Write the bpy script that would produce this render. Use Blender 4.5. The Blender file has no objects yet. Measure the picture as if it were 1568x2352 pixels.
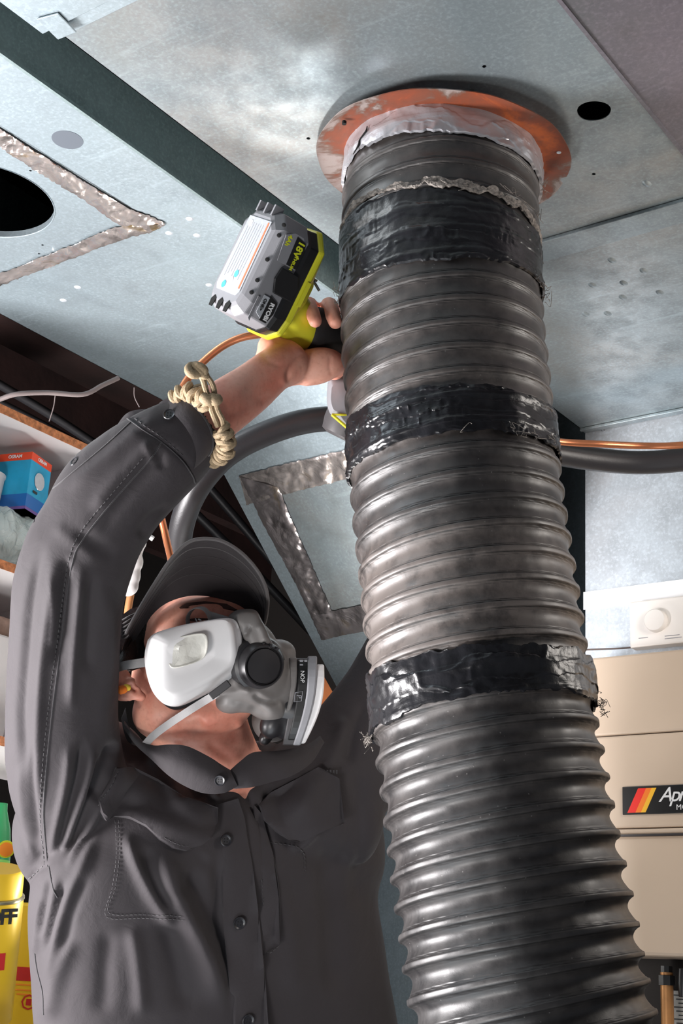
import bpy, bmesh, math, random
import numpy as np
from mathutils import Vector, Matrix, noise as mnoise
from mathutils.bvhtree import BVHTree
from mathutils.geometry import delaunay_2d_cdt
random.seed(7); rng = np.random.default_rng(7)
SC = bpy.context.scene
COL = SC.collection
# ------------------------------------------------------------------ camera
F = 3241.0                      # focal length in pixels of the 1568x2352 frame
S = 0.929                       # metres per modelling depth unit
CX, CY = 784.0, 1176.0
d2 = np.array([3280 - CX, -(2465 - CY), -F]); d2 /= np.linalg.norm(d2)      # ducts run away along world +Y
d1 = -np.array([-3870 - CX, -(2037 - CY), -F]); d1 /= np.linalg.norm(d1)    # world +X
d1 -= d2 * d1.dot(d2); d1 /= np.linalg.norm(d1)
d3 = np.cross(d1, d2)
R = np.array([d1, d2, d3])      # camera vector -> world vector
C = np.array([0.0, 0.0, 1.15])
cam = bpy.data.cameras.new('camera'); camo = bpy.data.objects.new('camera', cam); COL.objects.link(camo)
camo.matrix_world = Matrix.Translation(Vector(C)) @ Matrix([list(r) for r in R]).to_4x4()
cam.sensor_fit = 'VERTICAL'; cam.sensor_height = 36.0; cam.lens = F * 36.0 / 2352.0
cam.clip_start = 0.05; cam.clip_end = 60
SC.camera = camo

def V(px, py, z):               # photo pixel + depth (units) -> world, numpy
    px = np.asarray(px, float); py = np.asarray(py, float); z = np.asarray(z, float) * S
    v = np.stack([(px - CX) / F * z, -(py - CY) / F * z, -z + 0 * px], -1)
    return C + v @ R.T
def W(px, py, z): return Vector(V(px, py, z))
def proj(P):
    v = (np.asarray(P, float) - C) @ R
    return CX + F * v[..., 0] / -v[..., 2], CY - F * v[..., 1] / -v[..., 2], -v[..., 2] / S
def ray(px, py): return Vector(R @ np.array([(px - CX) / F, -(py - CY) / F, -1.0]))
def camvec(x, y, z): return Vector(R @ np.array([x, y, z]))   # x right, y up, z towards the camera
def hit_axis(px, py, ax, val):  # pixel ray meets the plane coordinate[ax]=val
    d = ray(px, py); t = (val - C[ax]) / d[ax]
    return Vector(C) + d * t
H = C[2] + 1.178 * S            # underside of the ducts

# ------------------------------------------------------------------ world, lights, exposure
world = bpy.data.worlds.new('world'); SC.world = world; world.use_nodes = True
world.node_tree.nodes['Background'].inputs[0].default_value = (0.80, 0.87, 1.0, 1)
world.node_tree.nodes['Background'].inputs[1].default_value = 0.11
SC.view_settings.view_transform = 'Standard'; SC.view_settings.look = 'None'
SC.view_settings.gamma = 1; SC.view_settings.use_curve_mapping = False
SC.view_settings.exposure = 0.0
def area(name, pos, target, sx, sy, power, color):
    l = bpy.data.lights.new(name, 'AREA'); l.shape = 'RECTANGLE'; l.size = sx; l.size_y = sy
    l.energy = power; l.color = color
    o = bpy.data.objects.new(name, l); COL.objects.link(o); o.location = pos
    o.rotation_euler = (Vector(target) - Vector(pos)).to_track_quat('-Z', 'Y').to_euler()
    return o
def cpos(x, y, z): return Vector(C) + camvec(x, y, -z)
area('softbox_left', cpos(-1.45, -0.5, 1.55), W(620, 1450, 2.0), 0.36, 0.8, 92, (1.0, 0.97, 0.98))
area('umbrella_front', cpos(-0.75, -0.75, 0.35), W(450, 1600, 2.0), 0.30, 0.30, 13, (1.0, 0.97, 0.95))
area('riser_fill', W(1080, 2080, 2.42), W(860, 2160, 2.95), 0.2, 0.3, 1.6, (0.93, 0.97, 1.0))  # added lamp, unseen behind the hose, lifts the riser
area('furnace_fill', cpos(1.0, 0.15, 1.7), W(1480, 1250, 2.8), 0.4, 0.4, 8, (1.0, 0.93, 0.86))  # added fill lamp, placed to brighten the plenum and beige cabinet
area('bounce_low', cpos(-0.35, -1.15, 1.0), W(700, 200, 2.0), 0.9, 0.9, 7, (0.86, 0.94, 1.0))  # added lamp from below, brightens the duct undersides
_d = ray(620, 50).normalized(); _p = hit_axis(620, 50, 2, H)
area('work_lamp_back', _p + Vector((_d.x, _d.y, -_d.z)) * 1.5, _p, 0.20, 0.20, 6, (1.0, 0.98, 0.96))

# ------------------------------------------------------------------ materials
MATS = {}
def newmat(name):
    m = bpy.data.materials.new(name); m.use_nodes = True
    nt = m.node_tree; b = nt.nodes['Principled BSDF']
    return m, nt, b
def N(nt, typ, **kw):
    n = nt.nodes.new(typ)
    for k, v in kw.items():
        if k.startswith('i_'): n.inputs[k[2:].replace('_', ' ')].default_value = v
        else: setattr(n, k, v)
    return n
def L(nt, a, b): nt.links.new(a, b)
def coords(nt, scale=(1, 1, 1), rot=(0, 0, 0)):
    tc = N(nt, 'ShaderNodeTexCoord'); mp = N(nt, 'ShaderNodeMapping')
    mp.inputs['Scale'].default_value = scale; mp.inputs['Rotation'].default_value = rot
    L(nt, tc.outputs['Object'], mp.inputs['Vector']); return mp.outputs['Vector']
def ramp(nt, fac, stops):
    r = N(nt, 'ShaderNodeValToRGB'); els = r.color_ramp.elements
    while len(els) < len(stops): els.new(0.5)
    for e, (p, c) in zip(els, stops): e.position = p; e.color = (*c, 1) if len(c) == 3 else c
    L(nt, fac, r.inputs['Fac']); return r.outputs['Color']
def noisetex(nt, vec, scale, detail=4, rough=0.55, dist=0.0):
    n = N(nt, 'ShaderNodeTexNoise'); n.inputs['Scale'].default_value = scale
    n.inputs['Detail'].default_value = detail; n.inputs['Roughness'].default_value = rough
    n.inputs['Distortion'].default_value = dist
    L(nt, vec, n.inputs['Vector']); return n.outputs['Fac']
def bump(nt, b, h, strength, dist, prev=None):
    bm_ = N(nt, 'ShaderNodeBump'); bm_.inputs['Strength'].default_value = strength
    bm_.inputs['Distance'].default_value = dist; L(nt, h, bm_.inputs['Height'])
    if prev is not None: L(nt, prev, bm_.inputs['Normal'])
    L(nt, bm_.outputs['Normal'], b.inputs['Normal']); return bm_.outputs['Normal']
def mixc(nt, fac, a, b, mode='MIX'):
    m = N(nt, 'ShaderNodeMix', data_type='RGBA', blend_type=mode)
    for s, x in ((0, fac), (6, a), (7, b)):
        if isinstance(x, (int, float)): m.inputs[s].default_value = x
        elif isinstance(x, tuple): m.inputs[s].default_value = (*x, 1) if len(x) == 3 else x
        else: L(nt, x, m.inputs[s])
    return m.outputs[2]
def mapr(nt, fac, a, b, lo=0.0, hi=1.0):
    m = N(nt, 'ShaderNodeMapRange'); m.inputs[1].default_value = lo; m.inputs[2].default_value = hi
    m.inputs[3].default_value = a; m.inputs[4].default_value = b
    L(nt, fac, m.inputs[0]); return m.outputs[0]
def simple(name, col, rough=0.5, metal=0.0, bscale=None, bstr=0.2, bdist=0.001, var=0.0, vscale=20, coat=0.0, spec=None):
    m, nt, b = newmat(name); b.inputs['Roughness'].default_value = rough; b.inputs['Metallic'].default_value = metal
    b.inputs['Base Color'].default_value = (*col, 1)
    if spec is not None: b.inputs['Specular IOR Level'].default_value = spec
    if coat: b.inputs['Coat Weight'].default_value = coat
    v = coords(nt)
    if var:
        n = noisetex(nt, v, vscale)
        L(nt, mixc(nt, mapr(nt, n, 0, 1, 0.3, 0.7), tuple(c * (1 - var) for c in col), tuple(min(1, c * (1 + var)) for c in col)), b.inputs['Base Color'])
    if bscale: bump(nt, b, noisetex(nt, v, bscale), bstr, bdist)
    return m
def galvanized(name, base=(0.285, 0.335, 0.355), warm=(0.36, 0.325, 0.285), rough=0.38, warmfac=0.35, metal=0.72, wave=0.012):
    m, nt, b = newmat(name); v = coords(nt)
    vo = N(nt, 'ShaderNodeTexVoronoi'); vo.inputs['Scale'].default_value = 260; L(nt, v, vo.inputs['Vector'])
    big = noisetex(nt, v, 2.3, 3, 0.55, 0.6); mid = noisetex(nt, v, 17, 5, 0.65); fine = noisetex(nt, v, 190, 2, 0.6)
    c = mixc(nt, mapr(nt, big, 0, warmfac * 2, 0.42, 0.62), base, warm)
    c = mixc(nt, mapr(nt, vo.outputs['Color'], 0, 0.30), c, tuple(x * 1.35 for x in base))
    c = mixc(nt, mapr(nt, mid, 0, 0.6, 0.42, 0.72), c, tuple(x * 0.62 for x in base))
    c = mixc(nt, mapr(nt, fine, 0, 0.42, 0.48, 0.72), c, tuple(min(1, x * 1.5) for x in base))
    scr = N(nt, 'ShaderNodeTexNoise'); scr.inputs['Scale'].default_value = 5; scr.inputs['Detail'].default_value = 5; L(nt, coords(nt, (1, 14, 1), (0, 0, 0.35)), scr.inputs['Vector'])
    c = mixc(nt, mapr(nt, scr.outputs['Fac'], 0, 0.30, 0.60, 0.72), c, tuple(min(1, x * 1.6) for x in base))
    L(nt, c, b.inputs['Base Color'])
    b.inputs['Metallic'].default_value = metal
    L(nt, mapr(nt, mid, rough - 0.07, rough + 0.12, 0.3, 0.7), b.inputs['Roughness'])
    n1 = bump(nt, b, noisetex(nt, v, 2.6, 2, 0.4), 0.35, wave * 2)
    n2 = bump(nt, b, noisetex(nt, v, 12, 3, 0.5), 0.12, 0.006, n1)
    bump(nt, b, fine, 0.10, 0.0006, n2)
    return m
M = MATS
M['galv'] = galvanized('galvanized_steel')
M['galv_blue'] = galvanized('galvanized_steel_cool', base=(0.35, 0.42, 0.455), warm=(0.34, 0.375, 0.39), rough=0.42, warmfac=0.2, metal=0.68)
M['galv_side'] = galvanized('galvanized_steel_side', base=(0.27, 0.34, 0.345), warm=(0.24, 0.28, 0.28), rough=0.5)
M['galv_dim'] = galvanized('galvanized_steel_shaded', base=(0.21, 0.19, 0.215), warm=(0.17, 0.18, 0.185), rough=0.5, warmfac=0.6)  # same steel, the tilted duct's weaker reflection put into a darker colour
M['galv_bright'] = galvanized('galvanized_steel_bright', base=(0.50, 0.54, 0.58), warm=(0.56, 0.51, 0.50), rough=0.5, metal=0.5)
def foil(name, col=(0.66, 0.60, 0.57), dark=0.3):
    m, nt, b = newmat(name); v = coords(nt)
    n = noisetex(nt, v, 11, 4, 0.6, 1.2)
    L(nt, ramp(nt, n, [(0.34, tuple(x * 0.45 for x in col)), (0.43, col), (0.60, tuple(min(1, x * 1.2) for x in col)), (0.72, (0.45, 0.33, 0.18))]), b.inputs['Base Color'])
    b.inputs['Metallic'].default_value = 0.85; b.inputs['Roughness'].default_value = 0.24
    n1 = bump(nt, b, noisetex(nt, v, 16, 3, 0.55, 1.2), 0.35, 0.006); bump(nt, b, noisetex(nt, v, 90, 2, 0.5, 0.8), 0.12, 0.0012, n1)
    return m
M['foil'] = foil('foil_tape', (0.62, 0.56, 0.53))
M['foil_dark'] = foil('dull_foil_tape', (0.42, 0.38, 0.38))
def hosemat():
    m, nt, b = newmat('black_hose_rubber'); v = coords(nt)
    dust = noisetex(nt, v, 26, 6, 0.7); big = noisetex(nt, v, 5, 3, 0.5)
    sep = N(nt, 'ShaderNodeSeparateXYZ'); L(nt, v, sep.inputs[0])
    at = N(nt, 'ShaderNodeAttribute', attribute_name='dust')
    add = N(nt, 'ShaderNodeMath', operation='MULTIPLY'); L(nt, mapr(nt, dust, 0.25, 1.0, 0.35, 0.7), add.inputs[0]); L(nt, at.outputs['Fac'], add.inputs[1])
    base = mixc(nt, mapr(nt, big, 0, 0.5, 0.35, 0.7), (0.008, 0.008, 0.009), (0.018, 0.0165, 0.018))
    c = mixc(nt, add.outputs[0], base, (0.125, 0.105, 0.095))
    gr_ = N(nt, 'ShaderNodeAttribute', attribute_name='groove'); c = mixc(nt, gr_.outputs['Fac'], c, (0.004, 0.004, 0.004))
    sp = N(nt, 'ShaderNodeTexVoronoi'); sp.inputs['Scale'].default_value = 90; L(nt, v, sp.inputs['Vector'])
    c = mixc(nt, mapr(nt, sp.outputs['Distance'], 0.6, 0, 0.0, 0.09), c, (0.28, 0.27, 0.26))
    L(nt, c, b.inputs['Base Color'])
    L(nt, mapr(nt, dust, 0.36, 0.55, 0.3, 0.7), b.inputs['Roughness'])
    b.inputs['Specular IOR Level'].default_value = 0.75
    n1 = bump(nt, b, noisetex(nt, v, 40, 3), 0.18, 0.002)
    bump(nt, b, noisetex(nt, v, 900, 2), 0.15, 0.0004, n1)
    return m
M['hose'] = hosemat()
M['tape_black'] = simple('black_cloth_tape', (0.010, 0.010, 0.012), 0.28, 0, 90, 0.35, 0.002, 0.5, 30, spec=0.5)
M['tape_silver'] = simple('silver_cloth_tape', (0.48, 0.48, 0.51), 0.34, 0.5, 45, 0.35, 0.003, 0.15, 12)
M['tape_glue'] = simple('dusty_tape_glue', (0.26, 0.23, 0.205), 0.8, 0, 260, 0.9, 0.003, 0.6, 160)
def rustmat():
    m, nt, b = newmat('rusty_flange'); v = coords(nt)
    n = noisetex(nt, v, 11, 6, 0.62, 0.6); n2 = noisetex(nt, v, 60, 4, 0.6)
    at = N(nt, 'ShaderNodeAttribute', attribute_name='inner')
    sm = N(nt, 'ShaderNodeMath', operation='ADD'); L(nt, mapr(nt, n, 0.1, 0.9, 0.3, 0.7), sm.inputs[0]); L(nt, at.outputs['Fac'], sm.inputs[1])
    c = ramp(nt, sm.outputs[0], [(0.36, (0.28, 0.23, 0.21)), (0.44, (0.15, 0.10, 0.08)), (0.52, (0.17, 0.05, 0.025)), (0.72, (0.22, 0.05, 0.02)), (0.95, (0.46, 0.10, 0.02))])
    c = mixc(nt, mapr(nt, n2, 0, 0.5, 0.5, 0.75), c, (0.14, 0.05, 0.03))
    L(nt, c, b.inputs['Base Color']); b.inputs['Roughness'].default_value = 0.55; b.inputs['Metallic'].default_value = 0.25
    bump(nt, b, n2, 0.3, 0.001); return m
M['rust'] = rustmat()
def skinmat():
    m, nt, b = newmat('skin'); v = coords(nt)
    n = noisetex(nt, v, 16, 4, 0.6); n2 = noisetex(nt, v, 170, 3)
    c = mixc(nt, mapr(nt, n, 0, 1, 0.35, 0.68), (0.84, 0.43, 0.32), (0.76, 0.26, 0.18))
    c = mixc(nt, mapr(nt, n2, 0, 0.35, 0.5, 0.8), c, (0.46, 0.16, 0.10))
    L(nt, c, b.inputs['Base Color']); b.inputs['Roughness'].default_value = 0.48
    b.inputs['Subsurface Weight'].default_value = 0.12; b.inputs['Subsurface Radius'].default_value = (0.012, 0.005, 0.003)
    b.inputs['Subsurface Scale'].default_value = 1.0
    n1 = bump(nt, b, noisetex(nt, v, 60, 3), 0.15, 0.002); bump(nt, b, noisetex(nt, v, 600, 2), 0.2, 0.0004, n1); return m
M['skin'] = skinmat()
def clothmat(name, col, rough=0.75, weave=1500, sheen=0.4):
    m, nt, b = newmat(name); v = coords(nt)
    n = noisetex(nt, v, 9, 4, 0.6)
    L(nt, mixc(nt, n, tuple(c * 0.82 for c in col), tuple(c * 1.18 for c in col)), b.inputs['Base Color'])
    b.inputs['Roughness'].default_value = rough; b.inputs['Sheen Weight'].default_value = sheen
    b.inputs['Sheen Roughness'].default_value = 0.5; b.inputs['Specular IOR Level'].default_value = 0.25
    n1 = bump(nt, b, noisetex(nt, v, 22, 4, 0.6, 0.8), 0.3, 0.004)
    bump(nt, b, noisetex(nt, v, weave, 2), 0.25, 0.0006, n1); return m
M['shirt'] = clothmat('charcoal_shirt_cloth', (0.036, 0.031, 0.034), sheen=0.08)
M['stitch'] = clothmat('shirt_thread', (0.028, 0.025, 0.028))
M['stitch_light'] = clothmat('pale_thread', (0.045, 0.042, 0.045))
M['trousers'] = clothmat('dark_trouser_cloth', (0.03, 0.03, 0.035))
M['cap'] = clothmat('dark_cap_cloth', (0.034, 0.028, 0.030), 0.8)
M['cap_edge'] = clothmat('cap_edge_binding', (0.12, 0.11, 0.11))
M['cap_mesh'] = simple('grey_cap_mesh', (0.13, 0.125, 0.135), 0.8, 0, 300, 0.8, 0.004, 0.5, 120)
M['button'] = simple('shirt_button_plastic', (0.02, 0.02, 0.024), 0.35, 0, spec=0.5)
M['black'] = simple('black_plastic', (0.012, 0.012, 0.013), 0.38, 0, 500, 0.1, 0.0004)
M['void'] = simple('unlit_black', (0.003, 0.003, 0.003), 0.9)  # flat black puts the shade inside holes, splits and recesses into the colour
M['rubber'] = simple('black_rubber_grip', (0.014, 0.013, 0.014), 0.6, 0, 300, 0.3, 0.0006)
M['yellow'] = simple('yellow_green_plastic', (0.62, 0.60, 0.03), 0.36, 0, 30, 0.08, 0.002, 0.10, 9)
M['grey_pl'] = simple('grey_plastic', (0.23, 0.23, 0.245), 0.42, 0, 500, 0.2, 0.0004, 0.08, 20)
M['grey_dk'] = simple('dark_grey_plastic', (0.055, 0.05, 0.052), 0.45, 0, 500, 0.2, 0.0004, 0.1, 20)
M['label_w'] = simple('white_label', (0.40, 0.42, 0.45), 0.5, 0, None, var=0.10, vscale=300)
M['label_blk'] = simple('black_label', (0.012, 0.012, 0.012), 0.35)
M['label_org'] = simple('orange_label_line', (0.75, 0.16, 0.06), 0.5)
M['ink_w'] = simple('white_ink', (0.75, 0.75, 0.75), 0.5)
M['ink_k'] = simple('black_ink', (0.02, 0.02, 0.02), 0.5)
M['ink_grey'] = simple('grey_ink', (0.22, 0.22, 0.24), 0.5)
M['ink_y'] = simple('lime_ink', (0.62, 0.66, 0.02), 0.5)
M['ink_r'] = simple('red_ink', (0.55, 0.02, 0.02), 0.5)
M['mask'] = simple('respirator_silicone', (0.15, 0.138, 0.132), 0.48, 0, 60, 0.1, 0.002, 0.08, 12)
M['mask_dk'] = simple('respirator_black_plastic', (0.020, 0.019, 0.021), 0.36)
M['filter'] = simple('white_filter_cover', (0.80, 0.78, 0.78), 0.42, 0, 40, 0.1, 0.002, 0.03, 10)
M['filter_in'] = simple('cream_filter_paper', (0.72, 0.70, 0.64), 0.7, 0, 45, 0.6, 0.004, 0.12, 25)
M['strap'] = simple('grey_elastic_strap', (0.30, 0.29, 0.29), 0.7, 0, 900, 0.4, 0.0006)
M['cord'] = simple('tan_paracord', (0.34, 0.25, 0.15), 0.75, 0, 800, 0.7, 0.0008, 0.25, 400)
M['orange_foam'] = simple('orange_foam', (0.95, 0.22, 0.02), 0.7)
M['yellow_foam'] = simple('yellow_foam', (0.95, 0.65, 0.06), 0.7)
M['hair'] = simple('black_hair', (0.012, 0.009, 0.009), 0.5, 0, 500, 0.8, 0.002)
M['copper'] = simple('copper_pipe', (0.72, 0.27, 0.13), 0.28, 0.85, 20, 0.1, 0.002, 0.15, 14)
M['insul'] = simple('black_foam_insulation', (0.020, 0.019, 0.021), 0.42, 0, 300, 0.2, 0.001)
M['cable'] = simple('grey_cable', (0.15, 0.12, 0.115), 0.6)
M['melamine'] = simple('white_melamine', (0.66, 0.63, 0.63), 0.55, 0, None, var=0.05, vscale=3)
M['particle'] = simple('particle_board_edge', (0.46, 0.17, 0.065), 0.8, 0, 200, 0.6, 0.002, 0.45, 110)
M['wood_dk'] = simple('dark_stained_joist', (0.030, 0.011, 0.009), 0.8, 0, 30, 0.3, 0.004, 0.5, 6)
M['wood'] = simple('bare_wood', (0.40, 0.17, 0.06), 0.7, 0, 60, 0.3, 0.002, 0.3, 30)
M['beige'] = simple('beige_enamel', (0.55, 0.43, 0.325), 0.42, 0, 40, 0.06, 0.002, 0.05, 3)
M['ivory'] = simple('ivory_plastic', (0.74, 0.70, 0.66), 0.4)
M['white_pl'] = simple('white_plastic', (0.62, 0.60, 0.59), 0.45, 0, 12, 0.1, 0.004)
M['white_tape'] = simple('white_tape', (0.95, 0.95, 0.97), 0.6)
M['concrete'] = simple('concrete', (0.22, 0.21, 0.20), 0.85, 0, 30, 0.4, 0.006, 0.2, 6)
M['wall_dk'] = simple('dark_basement_wall', (0.020, 0.016, 0.014), 0.9, 0, 12, 0.3, 0.01)
M['y_can'] = simple('yellow_can', (0.85, 0.56, 0.03), 0.35, 0.1)
M['g_bottle'] = simple('green_bottle', (0.02, 0.30, 0.10), 0.3)
M['g_light'] = simple('light_green_print', (0.22, 0.62, 0.12), 0.4)
M['orange_p'] = simple('orange_print', (0.90, 0.28, 0.03), 0.4)
M['blue_box'] = simple('blue_carton', (0.015, 0.33, 0.56), 0.3, 0, None, var=0.2, vscale=18)
M['blue_dk'] = simple('deep_blue_carton', (0.01, 0.13, 0.42), 0.35)
M['red_box'] = simple('red_carton_band', (0.78, 0.07, 0.02), 0.4)
M['purple'] = simple('purple_carton_edge', (0.16, 0.09, 0.30), 0.4)
M['chrome'] = simple('lamp_reflector', (0.75, 0.76, 0.78), 0.2, 0.7, 60, 0.3, 0.002)
mm, nt_, b_ = newmat('clear_bag_film'); M['film'] = mm
b_.inputs['Base Color'].default_value = (0.62, 0.72, 0.70, 1); b_.inputs['Roughness'].default_value = 0.18
b_.inputs['Alpha'].default_value = 0.62; bump(nt_, b_, noisetex(nt_, coords(nt_), 38, 3, 0.5, 1.5), 0.8, 0.01)
M['paper'] = simple('printed_paper', (0.62, 0.60, 0.56), 0.8)
M['red_stripe'] = simple('red_stripe', (0.80, 0.03, 0.02), 0.4)
M['org_stripe'] = simple('orange_stripe', (0.85, 0.20, 0.02), 0.4)
M['yel_stripe'] = simple('amber_stripe', (0.85, 0.45, 0.03), 0.4)
M['screw'] = simple('steel_screw', (0.45, 0.45, 0.46), 0.25, 0.95)
M['brow'] = simple('eyebrow_hair', (0.06, 0.025, 0.018), 0.7)

# ------------------------------------------------------------------ object helpers
def tag(o, label=None, cat=None, group=None, kind=None):
    if label: o['label'] = label
    if cat: o['category'] = cat
    if group: o['group'] = group
    if kind: o['kind'] = kind
    return o
def thing(name, loc, label, cat, group=None):
    o = bpy.data.objects.new(name, None); o.empty_display_size = 0.05; COL.objects.link(o); o.location = loc
    return tag(o, label, cat, group)
def world_loc(o):
    return (world_loc(o.parent) if o.parent else Vector((0, 0, 0))) + o.location
def mk(name, verts, faces, mat, parent=None, smooth=True, mats=None, fm=None, label=None, bevel=0, sub=0, solid=0):
    me = bpy.data.meshes.new(name)
    vv = np.asarray([tuple(v) for v in verts] if not isinstance(verts, np.ndarray) else verts, float)
    off = np.array(world_loc(parent)) if parent else np.zeros(3)
    org = vv.mean(0)
    me.from_pydata((vv - org).tolist(), [], [list(map(int, f)) for f in faces])
    me.materials.append(MATS[mat] if isinstance(mat, str) else mat)
    for x in (mats or []): me.materials.append(MATS[x])
    if fm is not None: me.polygons.foreach_set('material_index', list(fm))
    if smooth: me.polygons.foreach_set('use_smooth', [True] * len(me.polygons))
    me.update()
    if smooth and len(me.polygons) < 30000: me.set_sharp_from_angle(angle=0.75)
    o = bpy.data.objects.new(name, me); COL.objects.link(o)
    o.location = Vector(org - off)
    if parent: o.parent = parent
    if label: o['label'] = label
    if bevel:
        b = o.modifiers.new('bevel', 'BEVEL'); b.width = bevel; b.segments = 2; b.limit_method = 'ANGLE'; b.angle_limit = 0.6
    if sub:
        b = o.modifiers.new('sub', 'SUBSURF'); b.levels = sub; b.render_levels = sub
    if solid:
        b = o.modifiers.new('solid', 'SOLIDIFY'); b.thickness = solid; b.offset = 0
    return o
def join(parts):
    vs, fs, n = [], [], 0
    for v, f in parts:
        v = np.asarray(v, float); vs.append(v); fs += [[i + n for i in q] for q in f]; n += len(v)
    return np.concatenate(vs), fs
def abox(x0, x1, y0, y1, z0, z1):
    v = [(x, y, z) for z in (z0, z1) for y in (y0, y1) for x in (x0, x1)]
    return np.array(v, float), [(0, 2, 3, 1), (4, 5, 7, 6), (0, 1, 5, 4), (2, 6, 7, 3), (0, 4, 6, 2), (1, 3, 7, 5)]
def obox(c, ax, ay, az):       # centre and three half-axis vectors
    c, ax, ay, az = [np.array(q, float) for q in (c, ax, ay, az)]
    v = [c + ax * i + ay * j + az * k for k in (-1, 1) for j in (-1, 1) for i in (-1, 1)]
    return np.array(v), [(0, 2, 3, 1), (4, 5, 7, 6), (0, 1, 5, 4), (2, 6, 7, 3), (0, 4, 6, 2), (1, 3, 7, 5)]
def frame_of(axis):
    a = Vector(axis).normalized(); t = Vector((0, 0, 1)) if abs(a.z) < 0.9 else Vector((1, 0, 0))
    u = a.cross(t).normalized(); return u, a.cross(u).normalized(), a
def lathe(p0, axis, prof, n=32, sx=1.0):
    u, v, a = frame_of(axis); p0 = Vector(p0); vs, fs = [], []
    for r, h in prof:
        for i in range(n):
            t = 2 * math.pi * i / n; vs.append(p0 + a * h + u * (r * math.cos(t)) + v * (r * math.sin(t) * sx))
    m = len(prof)
    for j in range(m - 1):
        for i in range(n): fs.append((j * n + i, j * n + (i + 1) % n, (j + 1) * n + (i + 1) % n, (j + 1) * n + i))
    fs.append(tuple(range(n))[::-1]); fs.append(tuple((m - 1) * n + i for i in range(n)))
    return np.array([tuple(q) for q in vs]), fs
def catmull(P, k=8):
    P = [np.asarray(p, float) for p in P]; P = [2 * P[0] - P[1]] + P + [2 * P[-1] - P[-2]]; out = []
    for i in range(1, len(P) - 2):
        a, b, c, d = P[i - 1:i + 3]
        for j in range(k):
            t = j / k; out.append(0.5 * (2 * b + (c - a) * t + (2 * a - 5 * b + 4 * c - d) * t * t + (3 * b - a - 3 * c + d) * t ** 3))
    out.append(P[-2]); return np.array(out)
def tube(P, r, n=12, k=6, flat=None):
    P = catmull(P, k) if k else np.array([tuple(p) for p in P], float)
    r = np.full(len(P), r) if np.isscalar(r) else np.interp(np.linspace(0, 1, len(P)), np.linspace(0, 1, len(r)), r)
    T = np.gradient(P, axis=0); T /= np.linalg.norm(T, axis=1)[:, None] + 1e-12
    u = Vector(T[0]).orthogonal().normalized(); u = np.array(u); vs, fs = [], []
    if flat is not None: u = np.array(flat[0], float)
    for i in range(len(P)):
        if flat is not None: u = np.array(flat[0], float)
        u = u - T[i] * u.dot(T[i]); u /= np.linalg.norm(u) + 1e-12; w = np.cross(T[i], u)
        ru, rw = (r[i], r[i]) if flat is None else (r[i] * flat[1], r[i])
        for j in range(n):
            t = 2 * math.pi * j / n; vs.append(P[i] + u * ru * math.cos(t) + w * rw * math.sin(t))
    m = len(P)
    for i in range(m - 1):
        for j in range(n): fs.append((i * n + j, i * n + (j + 1) % n, (i + 1) * n + (j + 1) % n, (i + 1) * n + j))
    fs.append(tuple(range(n))[::-1]); fs.append(tuple((m - 1) * n + j for j in range(n)))
    return np.array(vs), fs
def pxtube(pts, r, **kw): return tube([V(*p) for p in pts], r, **kw)
def cdt(outer, holes=(), step=0.0):
    pts = [Vector((float(p[0]), float(p[1]))) for p in outer]; edges = [(i, (i + 1) % len(outer)) for i in range(len(outer))]
    for h in holes:
        b = len(pts); pts += [Vector((float(p[0]), float(p[1]))) for p in h]; edges += [(b + i, b + (i + 1) % len(h)) for i in range(len(h))]
    def inside(p, poly):
        c = False; j = len(poly) - 1
        for i in range(len(poly)):
            xi, yi = poly[i][0], poly[i][1]; xj, yj = poly[j][0], poly[j][1]
            if (yi > p[1]) != (yj > p[1]) and p[0] < (xj - xi) * (p[1] - yi) / (yj - yi) + xi: c = not c
            j = i
        return c
    if step:
        xs = [p[0] for p in outer]; ys = [p[1] for p in outer]
        for x in np.arange(min(xs) + step / 2, max(xs), step):
            for y in np.arange(min(ys) + step / 2, max(ys), step):
                if inside((x, y), outer) and not any(inside((x, y), h) for h in holes): pts.append(Vector((float(x), float(y))))
    r = delaunay_2d_cdt(pts, edges, [], 0, 1e-7)
    vs = [(v.x, v.y) for v in r[0]]; fs = []
    for f in r[2]:
        c = (sum(vs[i][0] for i in f) / len(f), sum(vs[i][1] for i in f) / len(f))
        if inside(c, outer) and not any(inside(c, h) for h in holes): fs.append(tuple(f))
    return vs, fs
def bound_edges(fs):
    e = {}
    for f in fs:
        for i in range(len(f)):
            a, b = f[i], f[(i + 1) % len(f)]
            if (b, a) in e: del e[(b, a)]
            else: e[(a, b)] = 1
    return list(e)
def slab(vs2, fs, fn_top, fn_bot):
    """closed slab from 2-D triangulation; fn maps 2-D -> world"""
    n = len(vs2); v = [fn_top(*p) for p in vs2] + [fn_bot(*p) for p in vs2]
    f = [tuple(q) for q in fs] + [tuple(i + n for i in q[::-1]) for q in fs]
    f += [(b, a, a + n, b + n) for a, b in bound_edges(fs)]
    return np.array([tuple(q) for q in v]), f
_perm = rng.random((64, 64, 64))
def vnoise(x, y, z):
    x, y, z = [np.asarray(q, float) for q in np.broadcast_arrays(x, y, z)]
    xi, yi, zi = np.floor(x).astype(int), np.floor(y).astype(int), np.floor(z).astype(int)
    fx, fy, fz = x - xi, y - yi, z - zi
    fx, fy, fz = [t * t * (3 - 2 * t) for t in (fx, fy, fz)]
    g = lambda a, b, c: _perm[(xi + a) % 64, (yi + b) % 64, (zi + c) % 64]
    l = lambda a, b, t: a + (b - a) * t
    return l(l(l(g(0, 0, 0), g(1, 0, 0), fx), l(g(0, 1, 0), g(1, 1, 0), fx), fy), l(l(g(0, 0, 1), g(1, 0, 1), fx), l(g(0, 1, 1), g(1, 1, 1), fx), fy), fz) * 2 - 1
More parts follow.
